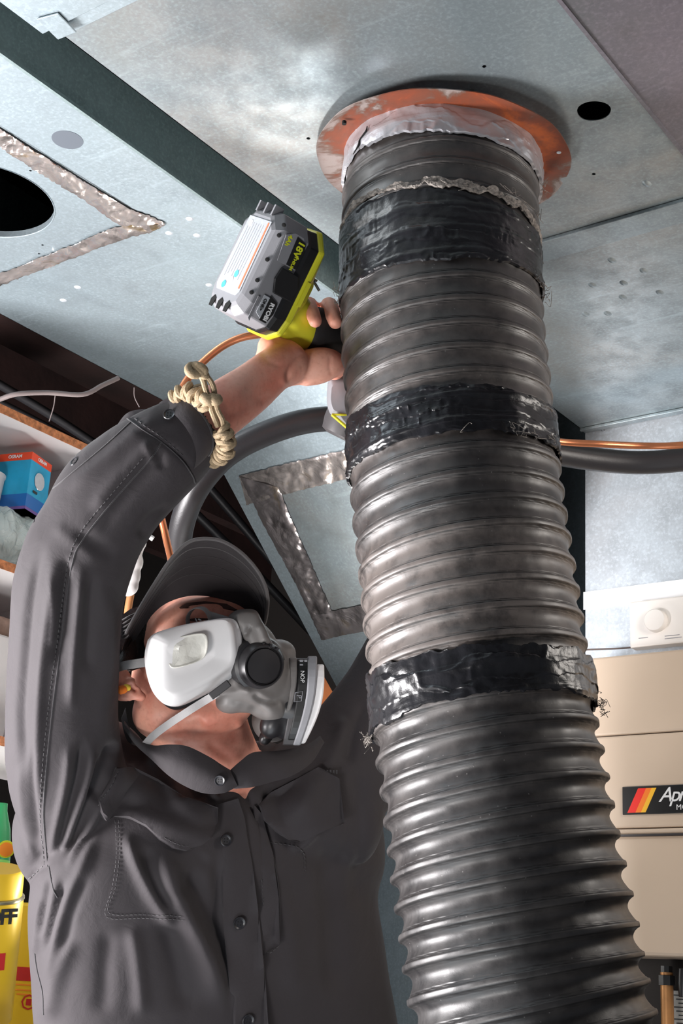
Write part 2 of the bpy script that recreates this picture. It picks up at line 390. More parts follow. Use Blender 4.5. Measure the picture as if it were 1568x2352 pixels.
# ball chains and remeshed unions
_ico = None
def ico():
    global _ico
    if _ico is None:
        bm_ = bmesh.new(); bmesh.ops.create_icosphere(bm_, subdivisions=3, radius=1.0)
        _ico = (np.array([v.co[:] for v in bm_.verts]), [tuple(v.index for v in f.verts) for f in bm_.faces]); bm_.free()
    return _ico
def ell(px, py, z, rx, ry, rz=None, rot=0.0):
    """ellipsoid in camera axes: radii in photo px (at its depth); rot in degrees counter-clockwise in the image"""
    k = z * S / F; rz = rx if rz is None else rz; v, f = ico(); v = v * np.array([rx * k, ry * k, rz * k])
    a = math.radians(rot); ca, sa = math.cos(a), math.sin(a)
    v = np.stack([v[:, 0] * ca - v[:, 1] * sa, v[:, 0] * sa + v[:, 1] * ca, v[:, 2]], 1)
    return v @ R.T + V(px, py, z), f
def chain(pts, rz=1.0, k=6):
    q = catmull([np.array(p[:4], float) for p in pts], k)
    return [ell(p[0], p[1], p[2], p[3], p[3], p[3] * rz) for p in q]
def remesh(parts, voxel, smooth=4, fac=0.5):
    v, f = join(parts); me = bpy.data.meshes.new('tmp'); me.from_pydata(v.tolist(), [], f); o = bpy.data.objects.new('tmp', me); COL.objects.link(o)
    m = o.modifiers.new('r', 'REMESH'); m.mode = 'VOXEL'; m.voxel_size = voxel; m.adaptivity = 0
    if smooth: s = o.modifiers.new('s', 'SMOOTH'); s.iterations = smooth; s.factor = fac
    dg = bpy.context.evaluated_depsgraph_get(); dg.update(); ev = o.evaluated_get(dg); em = ev.to_mesh()
    n = len(em.vertices); vv = np.empty(n * 3); em.vertices.foreach_get('co', vv); vv = vv.reshape(-1, 3).copy()
    nf = len(em.polygons); ff = np.empty(nf * 4, int)
    if len(em.loops) == nf * 4: em.loops.foreach_get('vertex_index', ff); ff = ff.reshape(-1, 4).tolist()
    else: ff = [tuple(p.vertices) for p in em.polygons]
    ev.to_mesh_clear(); bpy.data.objects.remove(o); bpy.data.meshes.remove(me)
    return vv, ff
def vnormals(v, f):
    f = np.asarray(f); n = np.cross(v[f[:, 2]] - v[f[:, 0]], v[f[:, 3]] - v[f[:, 1]]) if f.shape[1] == 4 else np.cross(v[f[:, 1]] - v[f[:, 0]], v[f[:, 2]] - v[f[:, 0]])
    out = np.zeros_like(v)
    for i in range(f.shape[1]): np.add.at(out, f[:, i], n)
    return out / (np.linalg.norm(out, axis=1)[:, None] + 1e-12)
def polydist(px, py, pts):
    P = np.stack([px, py], -1); best = np.full(len(px), 1e9); tt = np.zeros(len(px)); side = np.zeros(len(px))
    pts = np.array(pts, float); seg = np.linalg.norm(np.diff(pts, axis=0), axis=1); cum = np.concatenate([[0], np.cumsum(seg)])
    for i in range(len(pts) - 1):
        a, b = pts[i], pts[i + 1]; d = b - a; t = np.clip(((P - a) @ d) / (d @ d + 1e-9), 0, 1); q = P - (a + t[:, None] * d)
        dist = np.linalg.norm(q, axis=1); m = dist < best
        best = np.where(m, dist, best); tt = np.where(m, (cum[i] + t * seg[i]) / cum[-1], tt); side = np.where(m, np.sign(d[0] * q[:, 1] - d[1] * q[:, 0]), side)
    return best, tt, side
def sculpt(v, f, strokes, gain=1.0):
    """strokes: (pixel polyline, height in mm, width px[, 'taper']) pushed along the normal of the side seen from the front"""
    n = vnormals(v, f); px, py, z = proj(v); vd = (v - C); vd /= np.linalg.norm(vd, axis=1)[:, None]
    face = np.clip(-(n * vd).sum(1) * 3, 0, 1); dis = np.zeros(len(v))
    for s in strokes:
        pts = catmull([np.array(p, float) for p in s[0]], 5) if len(s[0]) > 2 else s[0]
        d, t, side = polydist(px, py, pts); w = s[2]
        tp = np.clip(np.minimum(t, 1 - t) * 5, 0, 1) if len(s) < 4 else 1.0
        tp = tp * tp * (3 - 2 * tp) if not np.isscalar(tp) else tp
        dis += s[1] * 0.001 * gain * np.exp(-(d / w) ** 2) * tp * face
    return v + n * dis[:, None]
class Surf:
    def __init__(s, v, f): s.t = BVHTree.FromPolygons([tuple(p) for p in v], [tuple(q) for q in f])
    def hit(s, px, py, off=0.0, guess=2.0):
        d = ray(px, py).normalized(); loc, nor, i, dist = s.t.ray_cast(Vector(C), d)
        if loc is None:
            loc, nor, i, dist = s.t.find_nearest(W(px, py, guess))
        if nor.dot(d) > 0: nor = -nor
        return loc + nor * off, nor
def drape(surf, poly, off, name, mat, parent, step=14, depth=0.004, guess=2.0, label=None, holes=(), waves=None):
    vs2, fs = cdt(poly, holes, step)
    wv = waves or (lambda x, y: 0.0)
    hits = [surf.hit(p[0], p[1], 0, guess) for p in vs2]; X = np.array([tuple(h[0]) for h in hits]); Nn = np.array([tuple(h[1]) for h in hits])
    E = np.array(sorted({tuple(sorted((q[i], q[(i + 1) % len(q)]))) for q in fs for i in range(len(q))}))
    for _ in range(5):
        for A_ in (X, Nn):
            acc = A_.copy(); cnt = np.ones(len(A_)); np.add.at(acc, E[:, 0], A_[E[:, 1]]); np.add.at(acc, E[:, 1], A_[E[:, 0]]); np.add.at(cnt, E[:, 0], 1); np.add.at(cnt, E[:, 1], 1)
            A_ *= 0.4; A_ += 0.6 * acc / cnt[:, None]
    Nn /= np.linalg.norm(Nn, axis=1)[:, None]
    dd = np.array([tuple(ray(p[0], p[1]).normalized()) for p in vs2]); dep = ((X - C) * dd).sum(1)
    top = {p: (Vector(C + dd[i] * dep[i]), Vector(Nn[i])) for i, p in enumerate(vs2)}
    v, f = slab(vs2, [q[::-1] for q in fs], lambda x, y: top[(x, y)][0] + top[(x, y)][1] * (off + wv(x, y)), lambda x, y: top[(x, y)][0] - top[(x, y)][1] * depth)
    return mk(name, v, f, mat, parent, smooth=True, label=label)
def line_on(surf, pts, r, name, mat, parent, off=0.0005, guess=2.0, dash=None, label=None):
    q = catmull([np.array(p, float) for p in pts], 8) if len(pts) > 2 else np.linspace(pts[0], pts[1], 14)
    if not dash:
        v, f = tube([tuple(surf.hit(a, b, off, guess)[0]) for a, b in q], r, n=6, k=0)
    else:
        seg = np.linalg.norm(np.diff(q, axis=0), axis=1); cum = np.concatenate([[0], np.cumsum(seg)]); ps = []
        for s0 in np.arange(0, cum[-1], dash * 1.7):
            a = [np.interp(s, cum, q[:, 0]) for s in (s0, s0 + dash)]; b = [np.interp(s, cum, q[:, 1]) for s in (s0, s0 + dash)]
            ps.append(tube([tuple(surf.hit(a[i], b[i], off, guess)[0]) for i in (0, 1)], r, n=5, k=0))
        v, f = join(ps)
    return mk(name, v, f, mat, parent, label=label)
def text(body, origin, ex, ey, size, mat, parent, name='lettering', extrude=0.0002, shear=0.0, bold=0.0, label=None, spacing=1.0, center=True):
    cu = bpy.data.curves.new('t', 'FONT'); cu.body = body; cu.size = size; cu.extrude = extrude; cu.shear = shear; cu.offset = bold; cu.space_character = spacing
    if center: cu.align_x = 'CENTER'; cu.align_y = 'CENTER'
    cu.resolution_u = 4
    o = bpy.data.objects.new('t', cu); COL.objects.link(o); dg = bpy.context.evaluated_depsgraph_get(); dg.update()
    me = o.evaluated_get(dg).to_mesh(); ex = Vector(ex).normalized(); ey = Vector(ey); ey = (ey - ex * ey.dot(ex)).normalized(); ez = ex.cross(ey); O = Vector(origin)
    v = [O + ex * q.co.x + ey * q.co.y + ez * q.co.z for q in me.vertices]; f = [tuple(p.vertices) for p in me.polygons]
    o.evaluated_get(dg).to_mesh_clear(); bpy.data.objects.remove(o)
    return mk(name, v, f, mat, parent, smooth=False, label=label)

# ------------------------------------------------------------------ the setting
def struct(name, parts, mat, **kw):
    v, f = join(parts) if isinstance(parts, list) else parts
    return tag(mk(name, v, f, mat, smooth=False, **kw), kind='structure')
struct('floor', abox(-3.4, 1.6, -0.6, 3.8, -0.05, 0.0), 'concrete')
struct('wall_back', abox(-3.4, 1.6, 3.7, 3.8, 0, 2.75), 'wall_dk')
struct('wall_left', abox(-3.5, -3.4, -0.6, 3.8, 0, 2.75), 'wall_dk')
struct('ceiling', abox(-3.4, 1.6, -0.6, 3.8, 2.72, 2.75), 'wall_dk')
for x in (-3.1, -2.7, -2.32, -1.92, -1.20, -0.5, 0.2):
    j = mk('joist', *abox(x, x + 0.04, -0.5, 3.7, 2.50, 2.72), 'wood_dk', smooth=False)
    tag(j, kind='structure')
struct('trim_1', abox(-1.99, -1.835, 0.4, 3.6, 2.30, 2.345), 'wood_dk')

XA, XB = -1.157, -0.619           # main duct
XC, XD = -1.801, -1.252           # left duct
YS = 2.331                        # front of the right-hand plenum
def onH(px, py, dz=0.0):
    p = hit_axis(px, py, 2, H - dz); return p
def circ(cx, cy, r, n=40, wob=0.0, sy=1.0):
    return [(cx + r * (1 + wob * math.sin(3 * t + 1)) * math.cos(t), cy + sy * r * (1 + wob * math.sin(2 * t)) * math.sin(t)) for t in [2 * math.pi * i / n for i in range(n)]]
def pxr(px, py, rpx):             # radius in metres of something rpx wide seen at px,py on the duct underside
    _, _, z = proj(onH(px, py)); return rpx * z * S / F
duct = thing('air_duct', (XA, 1.4, H), 'wide galvanized steel duct overhead with the rusty round flange and big hose', 'duct')
hB = onH(1363, 255); small = []
for p in ((708, 318), (1112, 153), (1363, 400)):
    q = onH(*p); small.append(circ(q.x, q.y, 0.0028, 10))
flc = onH(1018, 350)
holes = [circ(hB.x, hB.y, pxr(1363, 255, 38), 36, 0.03)] + small
vs2, fs = cdt([(XA, -0.2), (XB, -0.2), (XB, YS - 0.001), (XA, YS - 0.001)], holes, 0.08)
v, f = slab(vs2, [q[::-1] for q in fs], lambda x, y: (x, y, H), lambda x, y: (x, y, H + 0.0012))
mk('underside', v, f, 'galv', duct, smooth=False)
mk('side_panel', *abox(XA, XA + 0.0015, -0.2, YS - 0.001, H, H + 0.25), 'galv_side', duct, smooth=False)
mk('side_panel', *abox(XB - 0.0015, XB, -0.2, YS - 0.001, H, H + 0.25), 'galv_side', duct, smooth=False)
mk('top_panel', *abox(XA, XB, -0.2, YS - 0.001, H + 0.249, H + 0.25), 'galv_side', duct, smooth=False)
# cross seams (standing cleats) on the underside, a bent cleat end at the near left corner
def cleat(y, w, name='seam_cleat', t=0.006, x0=XA, x1=XB, mat='galv', par=duct):
    o = mk(name, *join([abox(x0, x1, y, y + w, H - t * 0.45, H - 0.0002), abox(x0, x1, y - 0.003, y + 0.005, H - t, H - 0.0002)]), mat, par, smooth=False, bevel=0.001)
    return o
cleat(1.640, 0.055)
cleat(YS - 0.022, 0.02)
def Hslab(name, pts, d0, d1, mat, par):
    vs2, fs = cdt(pts); v, f = slab(vs2, [q[::-1] for q in fs], lambda x, y: hit_axis(x, y, 2, H - d0), lambda x, y: Vector((hit_axis(x, y, 2, H - d0).x, hit_axis(x, y, 2, H - d0).y, H - d1)))
    return mk(name, v, f, mat, par, smooth=False, bevel=0.0008)
qa, qb = onH(137, 27), onH(176, 62)
mk('seam_cleat', *abox(XA + 0.022, XB, qa.y, qb.y - 0.004, H - 0.010, H - 0.0003), 'galv_blue', duct, smooth=False, bevel=0.0008)
mk('lap_plate', *abox(XA - 0.001, XB, -0.1, qa.y + 0.004, H - 0.017, H - 0.0105), 'galv_blue', duct, smooth=False, bevel=0.0008)
tq = [(84, 44), (133, 31), (176, 75), (133, 92)]
v = [tuple(hit_axis(a, b, 2, H - 0.020)) for a, b in tq] + [tuple(hit_axis(a, b, 2, H - 0.020) + Vector((0, 0, 0.002))) for a, b in tq]
mk('cleat_end', v, [(0, 1, 2, 3), (7, 6, 5, 4), (0, 4, 5, 1), (1, 5, 6, 2), (2, 6, 7, 3), (3, 7, 4, 0)], 'galv_blue', duct, smooth=False, bevel=0.001)
# dents pushed into the sheet near the far right
for (a, b) in ((1432, 650), (1478, 622), (1405, 598), (1360, 655), (1515, 672), (1395, 720), (1430, 683), (1345, 722), (1480, 525), (1485, 422)):
    q = onH(a, b); mk('dent', *lathe(q + Vector((0, 0, 0.0005)), (0, 0, -1), [(0.011, 0), (0.0085, 0.0009), (0.005, 0.0022), (0.001, 0.0028)], 16, 0.6), 'galv', duct)
for (a, b) in ((1385, 1000), (1180, 640)):
    q = onH(a, b - 10, 0.004); mk('screw', *lathe(q + Vector((0, 0, 0.002)), (0, 0, -1), [(0.004, 0), (0.004, 0.002), (0.002, 0.0035)], 10), 'screw', duct)

rduct = thing('air_duct', (XB, 1.2, H), 'shaded purple grey duct at the top right corner, beside the wide duct', 'duct')
v = np.array([(XB + 0.004, -0.2, H - 0.001), (XB + 0.50, -0.2, H + 0.05), (XB + 0.50, 2.3, H + 0.05), (XB + 0.004, 2.3, H - 0.001),
              (XB + 0.004, -0.2, H + 0.2), (XB + 0.50, -0.2, H + 0.22), (XB + 0.50, 2.3, H + 0.22), (XB + 0.004, 2.3, H + 0.2)])
mk('duct_body', v, [(0, 3, 2, 1), (4, 5, 6, 7), (0, 1, 5, 4), (2, 3, 7, 6), (1, 2, 6, 5), (0, 4, 7, 3)], 'galv_dim', rduct, smooth=False)
mk('seam_cleat', *abox(XB - 0.001, XB + 0.004, -0.2, 2.33, H - 0.003, H - 0.0005), 'galv_dim', rduct, smooth=False)

# left duct with the cut-out, access patch and the sloping end
fold = onH(435, 940); YF = fold.y; sd = Vector((0, 0.7485, -0.6631)); sn = Vector((0, -0.6631, -0.7485))
def plane_hit(px, py, p0, n, off=0.0):
    d = ray(px, py); t = (Vector(p0) + n * off - Vector(C)).dot(n) / d.dot(n); return Vector(C) + d * t
def onS(px, py, off=0.0): return plane_hit(px, py, fold, sn, off)
lduct = thing('air_duct', (XC, 1.0, H), 'galvanized duct at the upper left with a cut round opening and foil-taped patch', 'duct')
hc = onH(-35, 462); h1 = onH(155, 321); holes = [circ(hc.x, hc.y, pxr(-20, 462, 158), 56, 0.006)]
for p in ((70, 392), (255, 494), (98, 563), (90, 583)):
    q = onH(*p); holes.append(circ(q.x, q.y, 0.0022, 8))
vs2, fs = cdt([(XC, -0.2), (XD, -0.2), (XD, YF), (XC, YF)], holes, 0.08)
v, f = slab(vs2, [q[::-1] for q in fs], lambda x, y: (x, y, H), lambda x, y: (x, y, H + 0.0012))
mk('underside', v, f, 'galv_blue', lduct, smooth=False)
rr = pxr(-20, 462, 158)
v, f = lathe((hc.x, hc.y, H - 0.001), (0, 0, 1), [(rr * 1.010, 0.0012), (rr * 1.008, 0), (rr * 0.996, 0.0005), (rr * 0.992, 0.010)], 56); mk('cut_rim', v, f[:-2], 'galv_blue', lduct)
mk('side_panel', *join([abox(XD - 0.0015, XD, -0.2, YF, H, H + 0.25), abox(XD - 0.001, XD + 0.004, -0.2, YF, H - 0.001, H + 0.004)]), 'galv_side', lduct, smooth=False)
mk('side_panel', *abox(XC, XC + 0.0015, -0.2, YF, H, H + 0.25), 'galv_side', lduct, smooth=False)
mk('top_panel', *abox(XC, XD, -0.2, YF, H + 0.249, H + 0.25), 'void', lduct, smooth=False)
q = h1; mk('hole_plug', *lathe(q + Vector((0, 0, 0.0002)), (0, 0, -1), [(pxr(155, 321, 36.5), 0), (pxr(155, 321, 36), 0.0006)], 40), simple('dark_grey_plug', (0.085, 0.10, 0.12), 0.6), lduct, label='dark grey round plug')
for (a, b) in ((435, 503), (388, 536), (452, 541), (178, 660), (145, 690), (480, 655)):
    q = onH(a, b); mk('drip_spot', *lathe(q + Vector((0, 0, 0.0002)), (0, 0, -1), [(0.0062, 0), (0.005, 0.0007), (0.002, 0.001)], 14), 'galv_bright', lduct)
def strip(name, A, B, mapf, mat, parent, na=60, nb=8, off=0.002, amp=0.0022, jag=2.0, freq=45, label=None):
    A = catmull([np.array(a, float) for a in A], 12) if len(A) > 2 else np.array(A, float); B = catmull([np.array(b, float) for b in B], 12) if len(B) > 2 else np.array(B, float)
    def rs(P):
        s = np.concatenate([[0], np.cumsum(np.linalg.norm(np.diff(P, axis=0), axis=1))]); t = np.linspace(0, s[-1], na)
        return np.stack([np.interp(t, s, P[:, 0]), np.interp(t, s, P[:, 1])], 1)
    A, B = rs(A), rs(B); v = []
    seed = abs(hash(name + str(A[0]))) % 50 if False else int(A[0][0] * 7 + B[0][1]) % 50
    for i in range(na):
        for j in range(nb):
            t = j / (nb - 1); p = A[i] * (1 - t) + B[i] * t
            if j in (0, nb - 1): p = p + jag * np.array([float(vnoise(i * 0.9, j, seed)), float(vnoise(i * 0.8 + 9, j, seed))])
            w = float(vnoise(p[0] / freq * 2, p[1] / freq * 2, seed)) + 0.5 * float(vnoise(p[0] / freq * 6, p[1] / freq * 6, seed + 3))
            o = off + amp * (w * 0.8 + 0.4) * (0.25 if j in (0, nb - 1) else 1.0); v.append(tuple(mapf(p[0], p[1], max(o, 0.0006))))
    f = [(i * nb + j, i * nb + j + 1, (i + 1) * nb + j + 1, (i + 1) * nb + j) for i in range(na - 1) for j in range(nb - 1)]
    return mk(name, v, f, mat, parent, label=label)
strip('foil_tape', [(-30, 277), (143, 386), (296, 478), (345, 497), (378, 513)], [(-30, 318), (70, 385), (195, 462), (275, 517), (345, 535)], lambda a, b, o: onH(a, b, o), 'foil', lduct, 110, 12)
strip('foil_tape', [(378, 513), (330, 518), (262, 524), (160, 565), (-30, 640)], [(378, 518), (345, 535), (281, 551), (150, 600), (-30, 668)], lambda a, b, o: onH(a, b, o + 0.0006), 'foil', lduct, 110, 12)
v = [tuple(onH(a, b, o)) for a, b, o in ((-30, 272, 0.0006), (143, 381, 0.0006), (300, 479, 0.0006), (300, 482, 0.003), (143, 385, 0.003), (-30, 277, 0.003))]
mk('patch_edge', v, [(0, 1, 4, 5), (1, 2, 3, 4)], 'black', lduct, smooth=False)

plen = thing('duct_transition', (XC, YF + 0.3, H - 0.3), 'sloping galvanized duct end with a foil-framed access panel, behind the worker\'s cap', 'duct')
Ls = 0.93
slo = [fold, Vector((XD, YF, H)), Vector((XD, YF, H)) + sd * Ls, onS(806, 1640)]
v = np.array([tuple(p) for p in slo] + [tuple(p + Vector((0, 0.0, 0.25)) - sn * 0.0) for p in slo])
mk('sloping_panel', v, [(0, 3, 2, 1), (4, 5, 6, 7), (0, 1, 5, 4), (2, 3, 7, 6), (1, 2, 6, 5), (3, 0, 4, 7)], 'galv_blue', plen, smooth=False)
b0 = slo[2]; b1 = slo[3]
mk('riser', *abox(b1.x, b0.x, b0.y - 0.006, b0.y + 0.5, 0.0, b0.z + 0.05), 'galv_blue', plen, smooth=False)
strip('foil_tape', [(549, 1094), (640, 1070), (790, 1034), (960, 996)], [(566, 1160), (645, 1138), (790, 1102), (960, 1066)], lambda a, b, o: onS(a, b, o), 'foil', plen, 90, 14, jag=1.5)
strip('foil_tape', [(550, 1095), (610, 1215), (680, 1345), (738, 1470)], [(640, 1120), (672, 1200), (712, 1290), (762, 1405)], lambda a, b, o: onS(a, b, o + 0.001), 'foil_dark', plen, 90, 14, jag=1.2)
strip('foil_tape', [(716, 1412), (760, 1404), (960, 1366)], [(738, 1471), (800, 1457), (960, 1425)], lambda a, b, o: onS(a, b, o + 0.002), 'foil_dark', plen, 60, 10, jag=1.2)
pin = [(645, 1130), (960, 1060), (960, 1370), (757, 1408)]
vs2, fs = cdt(pin); v, f = slab(vs2, [q[::-1] for q in fs], lambda x, y: onS(x, y, 0.0012), lambda x, y: onS(x, y, -0.0005))
mk('access_panel', v, f, 'galv', plen, smooth=False)
ry = hit_axis(1325, 1250, 0, XD).y
rx0 = hit_axis(1180, 1300, 1, ry).x
mk('riser_wall', *abox(rx0 - 0.1, XD, ry + 0.08, ry + 0.4, 0.0, 2.48), 'galv_blue', plen, smooth=False)

# furnace plenum, air cleaner cabinet, control box
pl = thing('furnace_plenum', (XA, YS, 1.9), 'bright galvanized furnace plenum at the right, above the beige cabinet', 'duct')
mk('front_panel', *abox(XA, 0.5, YS, YS + 0.5, 1.70, H - 0.0004), 'galv_bright', pl, smooth=False)
st0 = hit_axis(1370, 1357, 1, YS).z; st1 = hit_axis(1372, 1397, 1, YS).z
mk('sealing_tape', *abox(XA - 0.003, 0.5, YS - 0.0025, YS - 0.0003, st1, st0), 'white_tape', pl, smooth=False, label='bright white sealing tape')
mk('base_cabinet', *abox(XA + 0.02, 0.5, YS, YS + 0.5, 0.0, 1.70), 'wall_dk', pl, smooth=False)
bx = hit_axis(1460, 1440, 1, YS).x
cb = thing('control_box', (bx, YS, 1.82), 'ivory control box with a round dial mounted above the beige cabinet', 'control')
z0 = hit_axis(1467, 1496, 1, YS).z; z1 = hit_axis(1460, 1391, 1, YS).z
mk('housing', *abox(bx, bx + 0.16, YS - 0.028, YS - 0.003, z0, z1), 'ivory', cb, smooth=False, bevel=0.003)
kp = hit_axis(1508, 1427, 1, YS - 0.028)
kr = 27 * proj(kp)[2] * S / F
mk('dial', *lathe(kp, (0, -1, 0), [(kr, 0), (kr, 0.004), (kr * 0.97, 0.010), (kr * 0.9, 0.012), (0.001, 0.0125)], 40), 'ivory', cb)
for a, b, w in ((1466, 1467, 26), (1526, 1462, 40), (1526, 1468, 46)):
    p = hit_axis(a, b, 1, YS - 0.0283); mk('printed_line', *abox(p.x, p.x + w * 0.0007, p.y - 0.0002, p.y, p.z, p.z + 0.0012), 'ink_grey', cb, smooth=False)
wv, wf = pxtube([(1330, 1493, 2.78), (1380, 1491, 2.78), (1430, 1489, 2.775), (1462, 1486, 2.77), (1480, 1492, 2.765)], 0.0016)
tag(mk('thin_cable', wv, wf, 'cable'), 'thin grey wire running to the bottom of the ivory control box', 'wire')

YQ = YS - 0.10
ac = thing('air_cleaner', (-1.15, YQ, 1.5), 'large beige enamelled air cleaner cabinet at the right, with a striped black badge', 'appliance')
xl = hit_axis(1300, 1511, 1, YQ).x; zt = hit_axis(1420, 1505, 1, YQ).z
g1 = hit_axis(1470, 1685, 1, YQ).z; g2 = hit_axis(1480, 1901, 1, YQ).z; g3 = hit_axis(1480, 1915, 1, YQ).z; zb = hit_axis(1500, 2196, 1, YQ).z
mk('upper_door', *abox(xl, 0.5, YQ, YS - 0.004, g1 + 0.0009, zt), 'beige', ac, smooth=False, bevel=0.004)
mk('middle_door', *abox(xl, 0.5, YQ, YS - 0.004, g2 + 0.0, g1 - 0.0009), 'beige', ac, smooth=False, bevel=0.004)
mk('ledge', *abox(xl, 0.5, YQ - 0.004, YS - 0.004, g3 + 0.001, g2 - 0.002), 'beige', ac, smooth=False, bevel=0.003)
mk('lower_door', *abox(xl, 0.5, YQ + 0.006, YS - 0.004, zb, g3 - 0.002), 'beige', ac, smooth=False, bevel=0.006)
mk('shadow_gap', *abox(xl + 0.004, 0.5, YQ + 0.010, YS - 0.006, zb + 0.004, zt - 0.004), 'grey_dk', ac, smooth=False)
bp = [hit_axis(a, b, 1, YQ - 0.0002) for a, b in ((1430, 1808), (1432, 1872))]
bg = mk('badge', *abox(bp[0].x, bp[0].x + 0.21, YQ - 0.003, YQ + 0.001, bp[1].z, bp[0].z), 'label_blk', ac, smooth=False, bevel=0.0008)
bh = bp[0].z - bp[1].z; bxx = bp[0].x
for k, (mt, w) in enumerate((('red_stripe', 0.0145), ('org_stripe', 0.010), ('yel_stripe', 0.0085))):
    x0 = bxx + 0.009 + sum((0.0145, 0.010, 0.0085)[:k]); zz0 = bp[1].z + bh * 0.06; zz1 = bp[0].z - bh * 0.08; sh = 0.020
    mk('stripe', [(x0, YQ - 0.0033, zz0), (x0 + w, YQ - 0.0033, zz0), (x0 + w + sh, YQ - 0.0033, zz1), (x0 + sh, YQ - 0.0033, zz1)], [(0, 1, 2, 3)], mt, bg, smooth=False)
text('Aprilaire', (bxx + 0.066, YQ - 0.0033, bp[1].z + bh * 0.42), (1, 0, 0), (0, 0, 1), 0.034, 'ink_w', bg, shear=0.35, bold=0.0002, center=False, spacing=0.80)
text('MODEL 8', (bxx + 0.096, YQ - 0.0033, bp[1].z + bh * 0.12), (1, 0, 0), (0, 0, 1), 0.0125, 'ink_w', bg, center=False, spacing=1.05)
# things under the air cleaner
cp = hit_axis(1523, 2260, 1, YQ + 0.05)
pt = thing('drain_pipe', (cp.x, cp.y, 0.0), 'tan copper drain pipe below the beige cabinet, at the lower right', 'pipe')
mk('pipe', *lathe((cp.x + 0.006, cp.y, 0), (0, 0, 1), [(0.0105, 0), (0.0105, 1.235)], 20), simple('aged_copper', (0.50, 0.24, 0.09), 0.4, 0.5, 20, 0.1, 0.002, 0.3, 18), pt)
mk('fitting', *lathe((cp.x + 0.006, cp.y, 1.215), (0, 0, 1), [(0.014, 0), (0.014, 0.015), (0.010, 0.016), (0.010, 0.03)], 8), 'black', pt, smooth=False)
pp = hit_axis(1540, 2275, 1, YQ + 0.09)
pa = thing('instruction_sheet', (pp.x, pp.y, pp.z - 0.1), 'printed paper sheet taped at the bottom right corner, behind the tan pipe', 'paper')
mk('sheet', *abox(pp.x, pp.x + 0.2, pp.y, pp.y + 0.001, pp.z - 0.2, pp.z), 'paper', pa, smooth=False)
for k in range(9):
    zz = pp.z - 0.006 - k * 0.0062
    mk('printed_line', *abox(pp.x + 0.005 + 0.004 * (k % 3), pp.x + 0.19, pp.y - 0.0006, pp.y - 0.0001, zz - 0.0018, zz), 'ink_k', pa, smooth=False)
tag(mk('gas_valve', *join([obox((cp.x + 0.09, cp.y + 0.03, zb - 0.03), (0.06, 0, 0), (0, 0.02, 0), (0, 0, 0.008)), lathe((cp.x + 0.035, cp.y, zb - 0.06), (0, 0, 1), [(0.008, 0), (0.010, 0.02), (0.008, 0.045)], 12)]), 'black', bevel=0.001), 'black fitting under the beige cabinet beside the tan pipe', 'fitting')

# ------------------------------------------------------------------ shelves on the left with what stands on them
XF = W(0, 937, 2.6).x; ye = hit_axis(250, 1060, 0, XF).y
zA = hit_axis(0, 947, 0, XF).z; tA = hit_axis(0, 927, 0, XF).z - zA
zB = hit_axis(0, 1305, 0, XF).z; zC = hit_axis(0, 1712, 0, XF).z; zD = hit_axis(0, 2400, 0, XF).z
shelf = thing('shelf_unit', (XF - 0.15, 1.5, 0), 'white melamine shelf unit with raw particle board edges, behind the raised arm', 'shelf')
for z in (zA, zB, zC, zD, 0.62, 0.1):
    ye_ = ye if z > zC else 1.98
    s_ = mk('shelf_board', *abox(XF - 0.30, XF - 0.001, 1.25, ye_, z, z + tA), 'melamine', shelf, smooth=False)
    mk('board_edge', *abox(XF - 0.001, XF + 0.0006, 1.25, ye_, z, z + tA), 'particle', s_, smooth=False, label='raw particle board edge')
mk('end_board', *abox(XF - 0.30, XF - 0.002, 1.964, 1.98, 0.0, zC), 'melamine', shelf, smooth=False)
mk('back_board', *abox(XF - 0.305, XF - 0.298, 1.25, ye, zC, zA + tA), 'melamine', shelf, smooth=False)
mk('end_board', *abox(XF - 0.30, XF - 0.002, ye - 0.016, ye, zC + tA, zA), 'melamine', shelf, smooth=False)
mk('end_board', *abox(XF - 0.30, XF - 0.002, 1.25, 1.266, 0.0, zA), 'melamine', shelf, smooth=False)
def at_shelf(px, py, back): return hit_axis(px, py, 0, XF - back)
kt = tA
# tub and carton on the middle shelf
b_ = at_shelf(64, 1145, 0.055)
bagp = at_shelf(40, 1200, 0.07)
bag = thing('lamp_bag', (bagp.x, bagp.y, zB + kt), 'clear plastic bag of round light bulbs on the middle left shelf', 'bag')
bb = at_shelf(20, 1158, 0.03); zt_bag = bb.z
v, f = remesh([( (lambda e: (e[0] * np.array([0.055, 0.075, (zt_bag - zB - kt) * 0.56]) + np.array([bagp.x, bagp.y + dy, (zt_bag + zB + kt) / 2 + 0.001]), e[1]))(ico()) ) for dy in (-0.13, -0.05, 0.02)], 0.004, 3)
n_ = vnormals(v, f); v = v + n_ * (0.006 * vnoise(v[:, 0] * 55, v[:, 1] * 55, v[:, 2] * 40) + 0.003 * vnoise(v[:, 0] * 160, v[:, 1] * 160, v[:, 2] * 60))[:, None]
v[:, 2] = np.clip(v[:, 2], zB + kt + 0.0005, zt_bag - 0.002)
mk('bag_film', v, f, 'film', bag)
for (a, b, r) in ((12, 1195, 0.026), (62, 1198, 0.024), (30, 1240, 0.022), (85, 1225, 0.020)):
    q = at_shelf(a, b, 0.06); r *= 0.8; q.z = min(q.z, zt_bag - 1.85 * r); mk('light_bulb', *lathe(q + Vector((0, 0, -r * 0.9)), (0.1, 0.2, 1), [(0.002, 0), (r * 0.7, r * 0.25), (r, r * 0.9), (r * 0.85, r * 1.4), (r * 0.45, r * 2.0), (r * 0.4, r * 2.6)], 20), 'white_pl', bag)
ct = thing('lamp_carton', (b_.x, b_.y, zt_bag), 'turquoise lamp carton with an orange top band, on the middle left shelf', 'box')
tl = at_shelf(22, 1046, 0.04); mid = at_shelf(68, 1148, 0.04)
